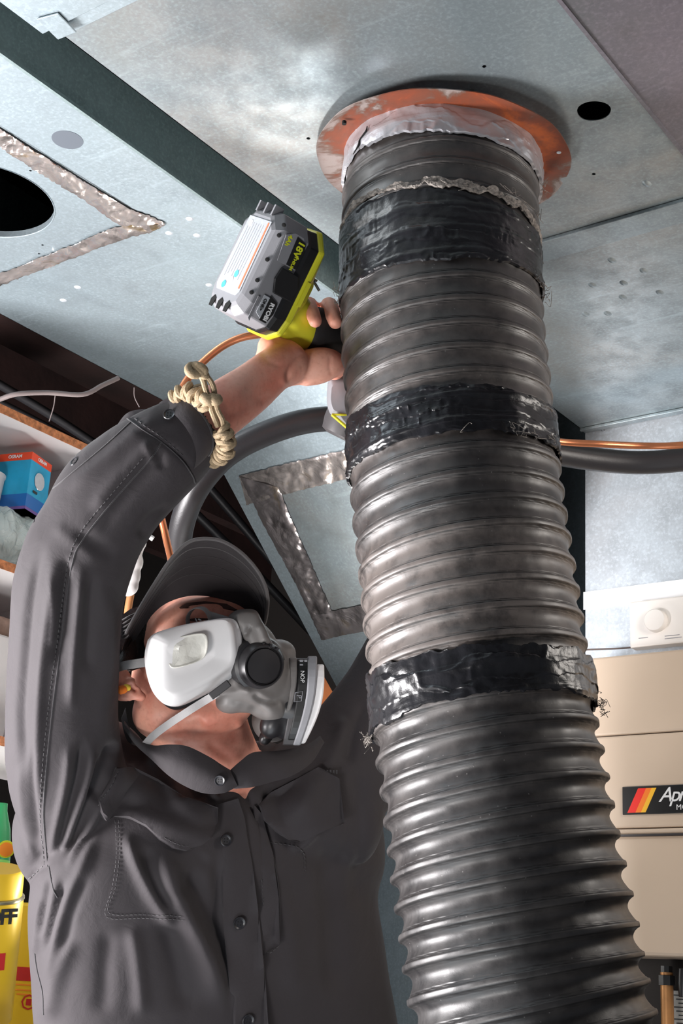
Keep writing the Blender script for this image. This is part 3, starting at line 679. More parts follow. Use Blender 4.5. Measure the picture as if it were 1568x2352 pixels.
zlo, zhi = zt_bag, at_shelf(68, 1040, 0.03).z
k_ = Vector((math.cos(0.9), math.sin(0.9), 0)); e1 = at_shelf(66, 1100, 0.022); wdt = 0.066
def vert_box(name, corner, da, db, z0, z1, mat, parent, grow=0.0):
    a = Vector((math.cos(da), math.sin(da), 0)); b = Vector((math.cos(db), math.sin(db), 0)); c = Vector((corner.x, corner.y, 0)) + a * 0
    P = [c - (a + b).normalized() * grow * 1.4, c + a * (wdt + grow), c + a * wdt + b * wdt, c + b * (wdt + grow)]
    v = [(p.x, p.y, z0) for p in P] + [(p.x, p.y, z1) for p in P]
    return mk(name, v, [(0, 3, 2, 1), (4, 5, 6, 7), (0, 1, 5, 4), (1, 2, 6, 5), (2, 3, 7, 6), (3, 0, 4, 7)], mat, parent, smooth=False)
A1, A2 = math.radians(196), math.radians(106)
hh = zhi - zlo
vert_box('carton', e1, A1, A2, zlo, zhi, 'blue_box', ct)
vert_box('top_band', e1, A1, A2, zhi - hh * 0.13, zhi + 0.0004, 'red_box', ct, 0.0006)
vert_box('bottom_band', e1, A1, A2, zlo, zlo + hh * 0.27, 'blue_dk', ct, 0.0006)
vert_box('base_line', e1, A1, A2, zlo + 0.0, zlo + hh * 0.05, 'purple', ct, 0.0010)
for a_, sgn in ((A1, -1), (A2, 1)):
    d_ = Vector((math.cos(a_), math.sin(a_), 0)); nn = Vector((0, 0, 1)).cross(d_) * 1.0
    other = Vector((math.cos(A2 if a_ == A1 else A1), math.sin(A2 if a_ == A1 else A1), 0)); nn = -other
    o_ = Vector((e1.x, e1.y, zhi - hh * 0.065)) + d_ * wdt * 0.5 + nn * 0.0016
    ex_ = -d_ if a_ == A1 else d_
    text('OSRAM', o_, ex_, (0, 0, 1), 0.0085, 'ink_w', ct, bold=0.0002)
    if a_ == A2:
        o2 = Vector((e1.x, e1.y, zlo + hh * 0.58)) + d_ * wdt * 0.5 + nn * 0.001
        mk('lamp_picture', *lathe(o2, nn, [(0.016, 0), (0.0155, 0.0006), (0.010, 0.0009), (0.004, 0.0006)], 28), 'chrome', ct)
        o3 = Vector((e1.x, e1.y, zlo + hh * 0.36)) + d_ * wdt * 0.35 + nn * 0.0012
        mk('printed_patch', *obox(o3, d_ * 0.007, Vector((0, 0, 0.0022)), nn * 0.0003), 'ink_k', ct, smooth=False)
q = at_shelf(2, 1100, 0.09)
tag(mk('storage_tub', *lathe((q.x, q.y - 0.035, zt_bag), (0, 0, 1), [(0.030, 0), (0.034, 0.055), (0.036, 0.057), (0.036, 0.062), (0.001, 0.062)], 32), 'white_pl'), 'white round tub left of the turquoise lamp carton', 'container')
q = at_shelf(0, 1455, 0.05)
tag(mk('wooden_tray', *abox(q.x - 0.16, q.x, q.y - 0.22, q.y + 0.04, zC + kt + 0.001, q.z), 'white_pl', smooth=False, bevel=0.004), 'white storage carton under the middle left shelf', 'box')
q2 = at_shelf(0, 1425, 0.06)
tag(mk('cloth_roll', *lathe((q.x - 0.04, q.y - 0.2, q.z + 0.022), (0, 1, 0), [(0.004, 0), (0.020, 0.004), (0.021, 0.10), (0.019, 0.30), (0.002, 0.31)], 20), simple('tan_cloth', (0.36, 0.25, 0.20), 0.8, 0, 60, 0.3, 0.003, 0.3, 40)), 'tan rolled cloth lying on the white carton', 'cloth')
# lower shelf: cleaning products
def px_radius(z, r): return r * z * S / F
gz = 2.74; g0 = W(-14, 1990, gz)
gb = thing('spray_bottle', (g0.x, g0.y, zD + kt), 'green cleaner bottle with an orange fruit print, behind the yellow can', 'bottle')
gr = px_radius(gz, 33)
mk('bottle_body', *lathe((g0.x, g0.y, zD + kt + 0.001), (0, 0, 1), [(gr, 0), (gr * 1.05, 0.02), (gr * 1.05, W(0, 1960, gz).z - zD - kt), (gr * 0.8, W(0, 1900, gz).z - zD - kt), (gr * 0.42, W(0, 1858, gz).z - zD - kt), (gr * 0.38, W(0, 1840, gz).z - zD - kt)], 28), 'g_bottle', gb)
o_ = W(14, 1951, gz - 0.036)
mk('fruit_print', *lathe(o_, camvec(0.35, 0, 1), [(px_radius(gz, 17), -0.002), (px_radius(gz, 16), 0.001), (px_radius(gz, 2), 0.002)], 24), 'orange_p', gb)
mk('fruit_ring', *lathe(W(14, 1951, gz - 0.0355), camvec(0.35, 0, 1), [(px_radius(gz, 20), -0.002), (px_radius(gz, 19.5), 0.0005), (px_radius(gz, 17), 0.0008)], 24), 'ink_y', gb)
mk('print_band', *lathe((g0.x, g0.y, W(0, 1996, gz).z), (0, 0, 1), [(gr * 1.055, 0), (gr * 1.06, 0.001), (gr * 1.06, 0.014), (gr * 1.055, 0.015)], 28), 'g_light', gb)
yz = 2.52; ya = W(-12, 2220, yz); up = (W(2, 2005, yz) - W(-38, 2420, yz)).normalized()
c1 = thing('spray_can', (ya.x, ya.y, zD + kt), 'yellow spray can leaning at the lower left edge, marked OFF', 'can')
cr = px_radius(yz, 62); base = W(-42, 2395, yz); base.z = zD + kt + 0.016
Lc = (W(-10, 1998, yz) - base).length
mk('can_body', *lathe(base, up, [(cr * 0.9, 0), (cr, 0.006), (cr, Lc * 0.80), (cr * 0.94, Lc * 0.82)], 40), 'y_can', c1)
mk('cap', *lathe(base + up * Lc * 0.82, up, [(cr * 0.93, 0), (cr * 0.93, Lc * 0.165), (cr * 0.86, Lc * 0.18)], 40), 'y_can', c1)
mk('can_rim', *lathe(base + up * Lc * 0.812, up, [(cr * 0.98, -0.002), (cr * 1.03, 0), (cr * 1.03, 0.003), (cr * 0.98, 0.005)], 40), simple('can_rim_metal', (0.35, 0.33, 0.22), 0.3, 0.8), c1)
nrm = camvec(0.20, 0, 1)
def on_can(px, py): 
    d = ray(px, py); A = up; o = Vector(C) - base; dp = d - A * d.dot(A); op = o - A * o.dot(A)
    a = dp.dot(dp); b = 2 * dp.dot(op); c = op.dot(op) - (cr * 1.004) ** 2; D = b * b - 4 * a * c
    t = (-b - math.sqrt(max(D, 0))) / (2 * a); return Vector(C) + d * t
o_ = on_can(8, 2108); nn = (o_ - base); nn -= up * nn.dot(up); nn.normalize()
text('OFF', on_can(2, 2108) + nn * 0.001, up.cross(nn), up, 0.034, 'ink_k', c1, bold=0.0012, spacing=0.85)
mk('red_print', *obox(on_can(-4, 2210) - nn * 0.001, up.cross(nn) * 0.011, up * 0.014, nn * 0.0015), 'ink_r', c1, smooth=False)
y2z = 2.66; c2b = W(56, 2400, y2z)
c2 = thing('solvent_can', (c2b.x, c2b.y, zD), 'yellow solvent can with a red band and hazard octagon, beside the shirt hem', 'can')
hw = px_radius(y2z, 48)
ax_, ay_, az_ = camvec(1, 0, 0), camvec(0, 1, 0), camvec(0, 0, 1)
upw = Vector((0, 0, 1)); axw = Vector((ax_.x, ax_.y, 0)).normalized(); azw = axw.cross(upw)
top2 = W(52, 2068, y2z).z; bot2 = zD + kt + 0.001
cc = Vector((c2b.x, c2b.y, (top2 + bot2) / 2))
mk('can_body', *obox(cc, axw * hw, azw * 0.03, upw * (top2 - bot2) / 2), 'y_can', c2, smooth=False, bevel=0.006)
fr = -azw if (-azw).dot(az_) > 0 else azw
def on_c2(px, py):
    d = ray(px, py); p0 = cc + fr * 0.0305; t = (p0 - Vector(C)).dot(fr) / d.dot(fr); return Vector(C) + d * t
mk('red_band', *obox(on_c2(56, 2237) , axw * px_radius(y2z, 21), fr * 0.0006, upw * px_radius(y2z, 15)), 'ink_r', c2, smooth=False)
ex_ = axw
for k, (yy, s_) in enumerate(((2262, 'OVEN CLEANER'), (2274, 'FOR PROFESSIONAL USE'), (2284, 'DANGER'))):
    text(s_, on_c2(54, yy) + fr * 0.0003, ex_, upw, px_radius(y2z, 8), 'orange_p', c2) if k < 0 else mk('printed_line', *obox(on_c2(54, yy), axw * px_radius(y2z, 22 - 3 * k), fr * 0.0004, upw * px_radius(y2z, 1.6)), 'orange_p', c2, smooth=False)
oc = on_c2(66, 2302)
v, f = lathe(oc, fr, [(px_radius(y2z, 17), 0), (px_radius(y2z, 17), 0.0006), (px_radius(y2z, 13.5), 0.0006), (px_radius(y2z, 13.5), 0.0)], 8)
mk('hazard_octagon', v, f[:-2], 'ink_r', c2, smooth=False)
mk('hazard_symbol', *obox(oc, axw * px_radius(y2z, 6), fr * 0.0005, upw * px_radius(y2z, 7)), 'ink_r', c2, smooth=False)

# wires and dark things among the joists
def cord(name, pts, r, mat, label, cat, **kw): return tag(mk(name, *pxtube(pts, r, **kw), mat), label, cat)
cord('electric_cable', [(-20, 925, 2.5), (0, 917, 2.5), (40, 905, 2.5), (110, 902, 2.52), (190, 906, 2.54), (235, 885, 2.56), (272, 868, 2.58)], 0.0042, 'cable', 'grey electric cable sagging below the dark joists at the left', 'cable')
cord('wire_end', [(127, 908, 2.5), (123, 935, 2.5), (113, 968, 2.5)], 0.0009, 'cable', 'thin loose wire hanging from the grey electric cable', 'wire')
cord('wire_end', [(308, 890, 2.58), (309, 912, 2.58), (320, 935, 2.58)], 0.0008, 'cable', 'thin curved wire hanging beside the raised cuff', 'wire')
for k, (a, b) in enumerate((((-40, 860), (300, 1075)), ((-40, 905), (330, 1110)), ((330, 950), (760, 1450)), ((430, 1160), (760, 1500)))):
    cord('cable_run', [(a[0], a[1], 3.2 + 0.05 * k), ((a[0] + b[0]) / 2, (a[1] + b[1]) / 2 - 6, 3.3 + 0.05 * k), (b[0], b[1], 3.4 + 0.05 * k)], 0.010, 'insul',
         ('upper black cable along the joists at the left', 'lower black cable along the joists at the left', 'upper black cable behind the cap brim', 'lower black cable behind the cap brim')[k], 'cable')

# refrigerant lines: black insulated one and bare copper one
ins = thing('insulated_pipe', tuple(W(600, 1000, 2.32)), 'thick black foam-insulated pipe arching behind the wrist and the big hose', 'pipe')
mk('insulation', *pxtube([(2300, 985, 2.26), (2000, 1000, 2.36), (1700, 1034, 2.45), (1568, 1056, 2.48), (1440, 1062, 2.5), (1280, 1042, 2.48), (1100, 1000, 2.42), (950, 970, 2.38), (800, 962, 2.35), (700, 968, 2.33), (600, 1000, 2.32), (520, 1045, 2.32), (460, 1110, 2.33), (425, 1180, 2.36), (412, 1250, 2.4), (415, 1330, 2.44), (425, 1500, 2.5)], 0.0195, n=20), 'insul', ins)
cop = thing('copper_pipe', tuple(W(480, 810, 2.2)), 'bare bright copper pipe curving from the drill behind the raised sleeve', 'pipe')
mk('pipe', *pxtube([(2300, 950, 2.23), (2000, 967, 2.33), (1700, 1006, 2.42), (1568, 1022, 2.44), (1480, 1024, 2.46), (1380, 1020, 2.45), (1270, 1013, 2.44), (1100, 985, 2.38), (960, 900, 2.32), (820, 800, 2.26), (700, 772, 2.22), (590, 769, 2.2), (520, 790, 2.2), (455, 842, 2.2), (420, 888, 2.2), (385, 960, 2.22), (362, 1060, 2.25), (366, 1160, 2.28), (380, 1230, 2.30), (398, 1310, 2.34), (420, 1440, 2.4)], 0.0056, n=16), 'copper', cop)
# white plastic bottle and wooden handle behind the arm, wooden post right of the mask
wb = thing('pour_bottle', tuple(W(310, 1330, 2.5)), 'white plastic squeeze bottle hanging between the sleeve and the cap', 'bottle')
v, f = remesh([ell(292, 1345, 2.5, 27, 26, 16), ell(292, 1320, 2.5, 32, 36, 17), ell(294, 1290, 2.5, 36, 34, 18), ell(304, 1268, 2.5, 30, 22, 16, 45), ell(322, 1250, 2.5, 17, 14, 12, 50)], 0.0025, 5)
mk('bottle_body', v, f, 'white_pl', wb)
mk('spout', *pxtube([(322, 1255, 2.49), (330, 1238, 2.49), (336, 1227, 2.49)], [0.008, 0.006, 0.0075]), 'white_pl', wb)
mk('nozzle_lip', *pxtube([(322, 1225, 2.48), (336, 1228, 2.48), (352, 1238, 2.48)], 0.0042), 'white_pl', wb)
tag(mk('wooden_stick', *pxtube([(300, 1365, 2.52), (294, 1400, 2.52), (288, 1460, 2.53)], 0.0062), 'wood'), 'bare wooden stick below the white bottle, left of the cap', 'stick')
wp = [(736, 1540), (764, 1590), (762, 1700), (700, 1760), (690, 1560)]
vs2, fs = cdt(wp); v, f = slab(vs2, [q[::-1] for q in fs], lambda x, y: W(x, y, 2.34), lambda x, y: W(x, y, 2.40))
tag(mk('wood_block', v, f, simple('orange_brown_wood', (0.42, 0.13, 0.035), 0.6, 0, 60, 0.2, 0.002, 0.25, 20), smooth=False), 'orange-brown wooden board edge right of the respirator', 'board')

# ------------------------------------------------------------------ the big hose
zt0 = proj(onH(1018, 352))[2]; zb0 = 1.63
def zh(y): k = (y - 352) / (2352 - 352); return 1 / ((1 - k) / zt0 + k / zb0)
ctr = [(1018, 352), (1012, 450), (1011, 600), (1016, 750), (1026, 900), (1040, 1050), (1055, 1200), (1075, 1350), (1093, 1500), (1111, 1650), (1133, 1800), (1158, 1950), (1182, 2100), (1206, 2250), (1226, 2352), (1256, 2500)]
P = [V(x, y, zh(y)) for x, y in ctr]
dv = P[15] - P[13]; dv = dv / abs(dv[2])
for z, k_ in ((0.9, 1.0), (0.75, 0.9), (0.55, 0.7), (0.35, 0.5), (0.15, 0.3), (-0.02, 0.2)): q = P[-1]; P.append(np.array([q[0] + dv[0] * (q[2] - z) * k_, q[1] + dv[1] * (q[2] - z) * k_, z]))
PP = catmull(P, 10); seg = np.linalg.norm(np.diff(PP, axis=0), axis=1); cum = np.concatenate([[0], np.cumsum(seg)]); SL = cum[-1]
_py = proj(PP)[1]
def s_of(y): return float(np.interp(y, _py[:150], cum[:150]))
RH = 0.14 * S; PITCH = 0.0345 * S
TT = np.gradient(PP, axis=0); TT /= np.linalg.norm(TT, axis=1)[:, None]
for _ in range(4): TT[1:-1] = (TT[:-2] + TT[1:-1] * 2 + TT[2:]) / 4
TT /= np.linalg.norm(TT, axis=1)[:, None]
def hose_pt(s, th, r):          # arrays
    s = np.asarray(s, float); p = np.stack([np.interp(s, cum, PP[:, k]) for k in range(3)], -1); t = np.stack([np.interp(s, cum, TT[:, k]) for k in range(3)], -1)
    t /= np.linalg.norm(t, axis=-1)[..., None]
    n = np.array([C[0], C[1], 1.5]) - P[7] + 0 * p; n = n - t * (n * t).sum(-1)[..., None]; n /= np.linalg.norm(n, axis=-1)[..., None]
    b = np.cross(n, t); rt = np.array(camvec(1, 0, 0)); b *= np.sign((b * rt).sum(-1))[..., None]
    return p + (n * np.cos(th)[..., None] + b * np.sin(th)[..., None]) * np.asarray(r)[..., None]
sA_, sB_ = s_of(900), s_of(1500)
def amp_of(s): return np.interp(s, [0, s_of(600), s_of(900), s_of(1400), s_of(1900), s_of(2352)], [0.0026, 0.0026, 0.0034, 0.0052, 0.0072, 0.0085]) * S
def prof(s, th):
    ph = s / PITCH + th / (2 * math.pi); t = ph - np.floor(ph); A = amp_of(s); u = np.clip((t - 0.24) / 0.76, 0, 1)
    r = -A * np.sin(math.pi * u) ** 0.6 * (1 - 0.25 * np.cos(math.pi * u) * -1)
    g = lambda c, w: np.exp(-((t - c) / w) ** 2)
    r = r + 0.0016 * S * np.where(t < 0.24, np.sin(math.pi * np.clip(t, 0, 0.24) / 0.24) ** 0.4, 0) - 0.0016 * S * (g(0.0, 0.016) + g(1.0, 0.016) + g(0.24, 0.016) + 0.35 * g(0.31, 0.012) + 0.6 * g(0.93, 0.012))
    return r, t
s0, s1 = s_of(352) + 0.03, SL
per = 40; sm_ = s_of(2420); nth = 176
sl_ = np.concatenate([np.arange(s0, sm_, PITCH / per), np.arange(sm_, s1, PITCH / 12)]); ns = len(sl_)
ss, th = np.meshgrid(sl_, np.linspace(-math.pi, math.pi, nth, endpoint=False), indexing='ij')
rr_, tt_ = prof(ss, th)
rr_ = RH * 0.992 + rr_ + 0.0013 * vnoise(ss * 14, np.cos(th) * 2 + 5, np.sin(th) * 2 + 5) + 0.0005 * vnoise(ss * 60, np.cos(th) * 9 + 20, np.sin(th) * 9 + 20)
hv = hose_pt(ss, th, rr_).reshape(-1, 3)
hf = [(i * nth + j, i * nth + (j + 1) % nth, (i + 1) * nth + (j + 1) % nth, (i + 1) * nth + j) for i in range(ns - 1) for j in range(nth)]
hose = thing('duct_hose', (float(PP[-1][0]), float(PP[-1][1]), 0.0), 'big black ribbed flexible hose taped up to the rusty round flange', 'hose')
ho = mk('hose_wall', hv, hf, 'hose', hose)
dst = np.interp(ss, [0, s_of(500), s_of(700), s_of(1070), s_of(1120), s_of(1230), s_of(1330), s_of(1480), s_of(1700), s_of(2352)], [0.55, 0.5, 0.4, 0.9, 0.35, 0.3, 1.35, 1.5, 0.28, 0.12])
dst = dst * (0.75 + 0.25 * np.where(tt_ < 0.3, 1.6, 0.9)) * (1.0 + 0.25 * np.exp(-((th + 0.9) / 0.6) ** 2))  # tint paler on the ridges and along the left flank
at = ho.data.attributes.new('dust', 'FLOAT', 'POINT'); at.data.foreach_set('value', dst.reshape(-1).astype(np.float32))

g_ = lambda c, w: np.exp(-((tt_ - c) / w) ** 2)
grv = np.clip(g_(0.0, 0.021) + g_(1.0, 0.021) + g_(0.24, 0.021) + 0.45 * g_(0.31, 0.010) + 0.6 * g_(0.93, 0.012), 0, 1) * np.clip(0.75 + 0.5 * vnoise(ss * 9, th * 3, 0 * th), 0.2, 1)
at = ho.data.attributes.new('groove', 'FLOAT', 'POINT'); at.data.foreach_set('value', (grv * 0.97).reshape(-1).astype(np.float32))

def hose_band(name, top, bot, mat, lift=0.0018, ths=(-math.pi, math.pi), n=360, m=64, wr=0.0011, follow=0.5, jag=0.002, rows=3, seed=1, label=None, creases=70):
    thv = np.linspace(ths[0], ths[1], n); closed = abs(ths[1] - ths[0] - 2 * math.pi) < 1e-6
    tp = np.interp(thv, [-math.pi, -1.57, 0, 1.57, math.pi], top) + jag * vnoise(thv * 9, 0 * thv + seed, 0 * thv) + jag * 0.5 * vnoise(thv * 33, 0 * thv + seed, 0 * thv + 3)
    bt = np.interp(thv, [-math.pi, -1.57, 0, 1.57, math.pi], bot) + jag * vnoise(thv * 8, 0 * thv + seed + 7, 0 * thv) + jag * 0.5 * vnoise(thv * 31, 0 * thv + seed + 9, 0 * thv + 3)
    q = np.linspace(0, 1, m)[:, None]; s = tp[None, :] * (1 - q) + bt[None, :] * q; T2 = thv[None, :] + 0 * s
    pr, t = prof(s, T2); r = RH * 0.992 + lift + np.maximum(pr, -0.02) * follow
    row = np.floor(q * rows + 0.6 * vnoise(T2 * 3, q + 0 * T2, 0 * T2 + seed)); loc = vnoise(T2 * 1.6, row * 3.1, 0 * T2 + seed)
    cr = np.abs(vnoise(T2 * creases / 6.28 * 2 + row * 11, row * 5 + s * 40, 0 * T2 + seed)); cr = np.clip(1 - cr * 5, 0, 1)
    r = r + wr * 0.6 * cr * np.clip(loc * 2.5 + 0.1, 0, 1) + wr * 0.9 * vnoise(T2 * 5, s * 45, 0 * T2 + seed) + wr * 0.22 * vnoise(T2 * 18, s * 130, 0 * T2 + seed + 2)
    r = r + 0.0007 * (row % 2); r[0, :] -= lift * 0.9; r[-1, :] -= lift * 0.9
    v = hose_pt(s, T2, r).reshape(-1, 3)
    f = [(i * n + j, i * n + j + 1, (i + 1) * n + j + 1, (i + 1) * n + j) for i in range(m - 1) for j in range(n - 1)]
    return mk(name, v, f, mat, hose, label=label)
sy = s_of
hose_band('silver_tape', [0.002] * 5, [sy(352) + 0.060, sy(424), sy(437), sy(436), sy(352) + 0.060], 'tape_silver', lift=0.0045, wr=0.0016, follow=0.1, rows=2, seed=4, jag=0.003, creases=26, label='wide silver tape collar')
hose_band('black_tape', [sy(560), sy(545), sy(560), sy(590), sy(560)], [sy(700), sy(700), sy(716), sy(690), sy(700)], 'tape_black', seed=11, rows=5, follow=0.35, lift=0.003, wr=0.0019)
hose_band('glue_residue', [sy(533), sy(528), sy(541), sy(556), sy(533)], [sy(555), sy(540), sy(556), sy(578), sy(555)], 'tape_glue', seed=21, rows=2, lift=0.0024, wr=0.0016, m=14, ths=(-1.5, 1.6), jag=0.004, follow=0.3, creases=200)
hose_band('black_tape', [sy(983), sy(972), sy(985), sy(1000), sy(983)], [sy(1080), sy(1085), sy(1088), sy(1085), sy(1080)], 'tape_black', seed=31, rows=4, follow=0.35, lift=0.003, wr=0.0020)
hose_band('black_tape', [sy(1556), sy(1540), sy(1546), sy(1548), sy(1556)], [sy(1650), sy(1672), sy(1648), sy(1655), sy(1650)], 'tape_black', seed=41, rows=3, follow=0.15, lift=0.0035, wr=0.0024, creases=14, jag=0.003)
def threads(name, y, th0, th1, n, seed, lng=0.012, r=0.00035, spread=0.006):
    g = np.random.default_rng(seed); ps = []
    for i in range(n):
        t = g.uniform(th0, th1); s = sy(y) + g.normal(0, spread); k = []
        for j in range(5): k.append(hose_pt(np.array(s + g.normal(0, lng * 0.25) * j / 2), np.array(t + j * g.uniform(-0.3, 0.5) * lng / RH), np.array(RH + 0.002 + j * g.uniform(0, 0.0016) * (1 if abs(t) < 1.3 else 2.0))))
        ps.append(tube(k, r, n=4, k=3))
    v, f = join(ps); return tag(mk(name, v, f, 'tape_glue', hose), kind='stuff')
_cr = [hose_pt(np.array(0.030 + 0.0065 * k), np.array(-0.78 - 0.05 * k + 0.04 * (k % 2)), np.array(RH + 0.0058)) for k in range(5)]
mk('tape_split', *tube(_cr, [0.0006, 0.0013, 0.0009, 0.0014, 0.0005], n=6, k=4), 'void', hose)
threads('frayed_threads', 1085, 0.0, 1.3, 10, 1); threads('frayed_threads', 1672, -1.6, -1.4, 16, 2, 0.010); threads('frayed_threads', 1664, 1.35, 1.6, 12, 3, 0.009)
threads('frayed_threads', 545, -0.1, 1.3, 9, 4); threads('frayed_threads', 690, -1.65, -1.4, 6, 5); threads('frayed_threads', 700, 1.1, 1.6, 7, 6); threads('frayed_threads', 440, 1.4, 1.6, 5, 7)

# rusty flange
fc = onH(1016, 351); n = 168; ro, ri = 0.1700, 0.1290; rings = [ri, ri + 0.006, 0.140, 0.150, 0.160, ro - 0.0015, ro]
e_r = Vector((camvec(1, 0, 0).x, camvec(1, 0, 0).y, 0)).normalized(); e_n = Vector((-e_r.y, e_r.x, 0)); e_n = e_n if e_n.y < 0 else -e_n
vv, ff, inner = [], [], []
for side in (0, 1):
    for k, r0 in enumerate(rings):
        for i in range(n):
            a = 2 * math.pi * i / n; r = r0
            if k >= 5: r += 0.0010 * math.sin(3 * a + 0.5) + 0.0008 * math.sin(11 * a)
            if k >= 5 and abs(a - math.radians(352)) < 0.035: r -= 0.006
            x, y = math.cos(a) * r, math.sin(a) * r           # a=0 right, 90 deg towards camera
            dz = -0.012 - 0.010 * (0.5 * x + 0.7 * y) / ro - 0.003 * (k / 6.0) + (0.0014 if side else 0)
            vv.append(Vector((fc.x, fc.y, H + dz)) + e_r * x + e_n * y); inner.append(0.34 * (1 - k / 6.0) ** 1.2 + 0.08 * math.cos(a - 0.6))
m_ = len(rings)
for side in (0, 1):
    o_ = side * m_ * n
    for k in range(m_ - 1):
        for i in range(n):
            q = (o_ + k * n + i, o_ + k * n + (i + 1) % n, o_ + (k + 1) * n + (i + 1) % n, o_ + (k + 1) * n + i); ff.append(q if side else q[::-1])
for i in range(n): ff.append(((m_ - 1) * n + i, (m_ - 1) * n + (i + 1) % n, m_ * n + (m_ - 1) * n + (i + 1) % n, m_ * n + (m_ - 1) * n + i))
flg = thing('flange', tuple(fc), 'round rusty steel flange plate fixed under the wide duct, around the hose top', 'flange')
fo = mk('flange_plate', [tuple(q) for q in vv], ff, 'rust', flg)
at = fo.data.attributes.new('inner', 'FLOAT', 'POINT'); at.data.foreach_set('value', np.array(inner, np.float32))
for (a, b) in ((1083, 213), (790, 285), (1283, 351)):
    q = hit_axis(a, b, 2, H - 0.021); mk('bolt_hole', *lathe(q, (0, 0, 1), [(0.0030, 0), (0.0030, 0.004)], 12), 'void' if a != 1283 else 'galv_bright', flg)
mk('collar', *lathe((fc.x, fc.y, H - 0.03), (0, 0, 1), [(0.127, 0), (0.128, 0.005), (0.128, 0.031)], 60), 'galv', flg)

# ------------------------------------------------------------------ the worker
foot = V(500, 2352, 2.16); px0, py0 = float(foot[0]), float(foot[1])
man = thing('person', (px0, py0, 0.0), 'worker in a charcoal work shirt, dark cap and respirator, one arm raised with a drill', 'person')
# body: one continuous skin surface (head, neck, trunk core, raised right forearm and hand)
head = [ell(455, 1500, 2.14, 150, 165, 150, 20), ell(470, 1440, 2.10, 132, 88, 110, 10), ell(530, 1540, 2.06, 85, 110, 90, 25), ell(400, 1560, 2.10, 100, 100, 100),
        ell(560, 1600, 2.06, 52, 42, 60, 20), ell(385, 1625, 2.08, 86, 70, 90, 30), ell(470, 1635, 2.07, 110, 62, 86, 8), ell(445, 1690, 2.10, 105, 80, 90)]
neck = chain([(450, 1640, 2.12, 112), (470, 1710, 2.12, 112), (490, 1790, 2.13, 125), (495, 1880, 2.16, 160)], 0.9)
ear = [ell(292, 1592, 2.02, 34, 18, 14, 12), ell(283, 1560, 2.03, 20, 30, 12, 20), ell(322, 1600, 2.02, 14, 12, 12), ell(300, 1566, 2.02, 12, 12, 10)]
core = chain([(495, 1880, 2.17, 190), (490, 2050, 2.17, 250), (495, 2300, 2.17, 260), (500, 2500, 2.17, 240)], 0.42)
arm = chain([(330, 1900, 2.20, 60), (225, 1830, 2.13, 55), (165, 1600, 2.00, 60), (150, 1400, 1.94, 66), (175, 1230, 1.90, 60), (300, 1120, 1.89, 66), (420, 1010, 1.885, 68), (500, 945, 1.90, 62)], 1.0)
fore = chain([(480, 962, 1.89, 66), (530, 925, 1.91, 63), (575, 893, 1.93, 58), (625, 852, 1.955, 52), (655, 835, 1.975, 54)], 0.85)
palm = [ell(640, 828, 1.985, 58, 54, 44, 35), ell(628, 800, 1.985, 38, 38, 40, 60), ell(722, 842, 2.0, 72, 43, 42, 12), ell(680, 850, 1.995, 50, 34, 36, 25), ell(690, 805, 2.03, 60, 55, 40, 20), ell(745, 838, 2.03, 42, 30, 34, 10), ell(770, 790, 2.08, 60, 60, 30, 0)]
thumb = chain([(722, 842, 2.005, 37), (760, 842, 2.035, 29), (800, 836, 2.075, 23), (845, 815, 2.10, 20), (880, 795, 2.11, 17)], 1.0, 5)
def finger(x, dz=0.0, r=19, lift=0):
    dz += 0.102
    return chain([(x + 10, 850, 1.97 + dz, r + 3), (x + 14, 800, 2.0 + dz, r + 1), (x + 8, 745 - lift, 1.995 + dz, r), (x + 2, 706 - lift, 1.96 + dz, r - 1), (x - 4, 700 - lift, 1.91 + dz, r - 1.5), (x + 4, 716 - lift, 1.875 + dz, r - 2), (x + 12, 738 - lift, 1.860 + dz, r - 4)], 1.0, 5)
hand = palm + thumb + finger(712, 0.0, 20) + finger(758, 0.022, 21, -2) + finger(822, 0.12, 21, 0) + finger(866, 0.155, 20, 2)
bv, bf = remesh(head + neck + core + arm, 0.0042, 8)
hv2, hf2 = remesh(arm[-8:] + fore + hand, 0.0021, 5)
def clip_union(parts_v):      # bring the finely meshed hand and the coarser body into one surface
    return parts_v
bv, bf = remesh([(bv, bf)] + ear + [(hv2, hf2)], 0.0026, 2)
bv = sculpt(bv, bf, [
    ([(660, 885), (664, 852), (682, 824), (706, 804)], -3.2, 6), ([(655, 872), (625, 900), (590, 930)], -1.5, 10), ([(730, 870), (680, 898), (640, 925), (600, 960)], 1.4, 10),
    ([(760, 815), (757, 840), (762, 866)], -1.2, 4), ([(600, 800), (616, 828), (650, 842)], -1.0, 6),
    ([(340, 1700), (420, 1690), (500, 1645), (560, 1620)], 3, 20), ([(400, 1712), (450, 1668), (470, 1650)], -4, 14), ([(470, 1700), (530, 1740), (560, 1700)], -3, 12), ([(545, 1640), (552, 1690), (538, 1760)], 3.5, 11), ([(420, 1700), (450, 1740), (520, 1770)], -2, 14),
    ([(400, 1405), (440, 1392), (520, 1395)], 3.5, 12), ([(425, 1425), (470, 1418), (500, 1425)], -3.5, 13),
    ([(282, 1586), (300, 1578), (318, 1590)], -6, 5), ([(270, 1600), (300, 1606), (320, 1603)], 2, 5), ([(300, 1612), (325, 1622)], -4, 6)])
body = mk('body', bv, bf, 'skin', man)
sk = Surf(bv, bf)
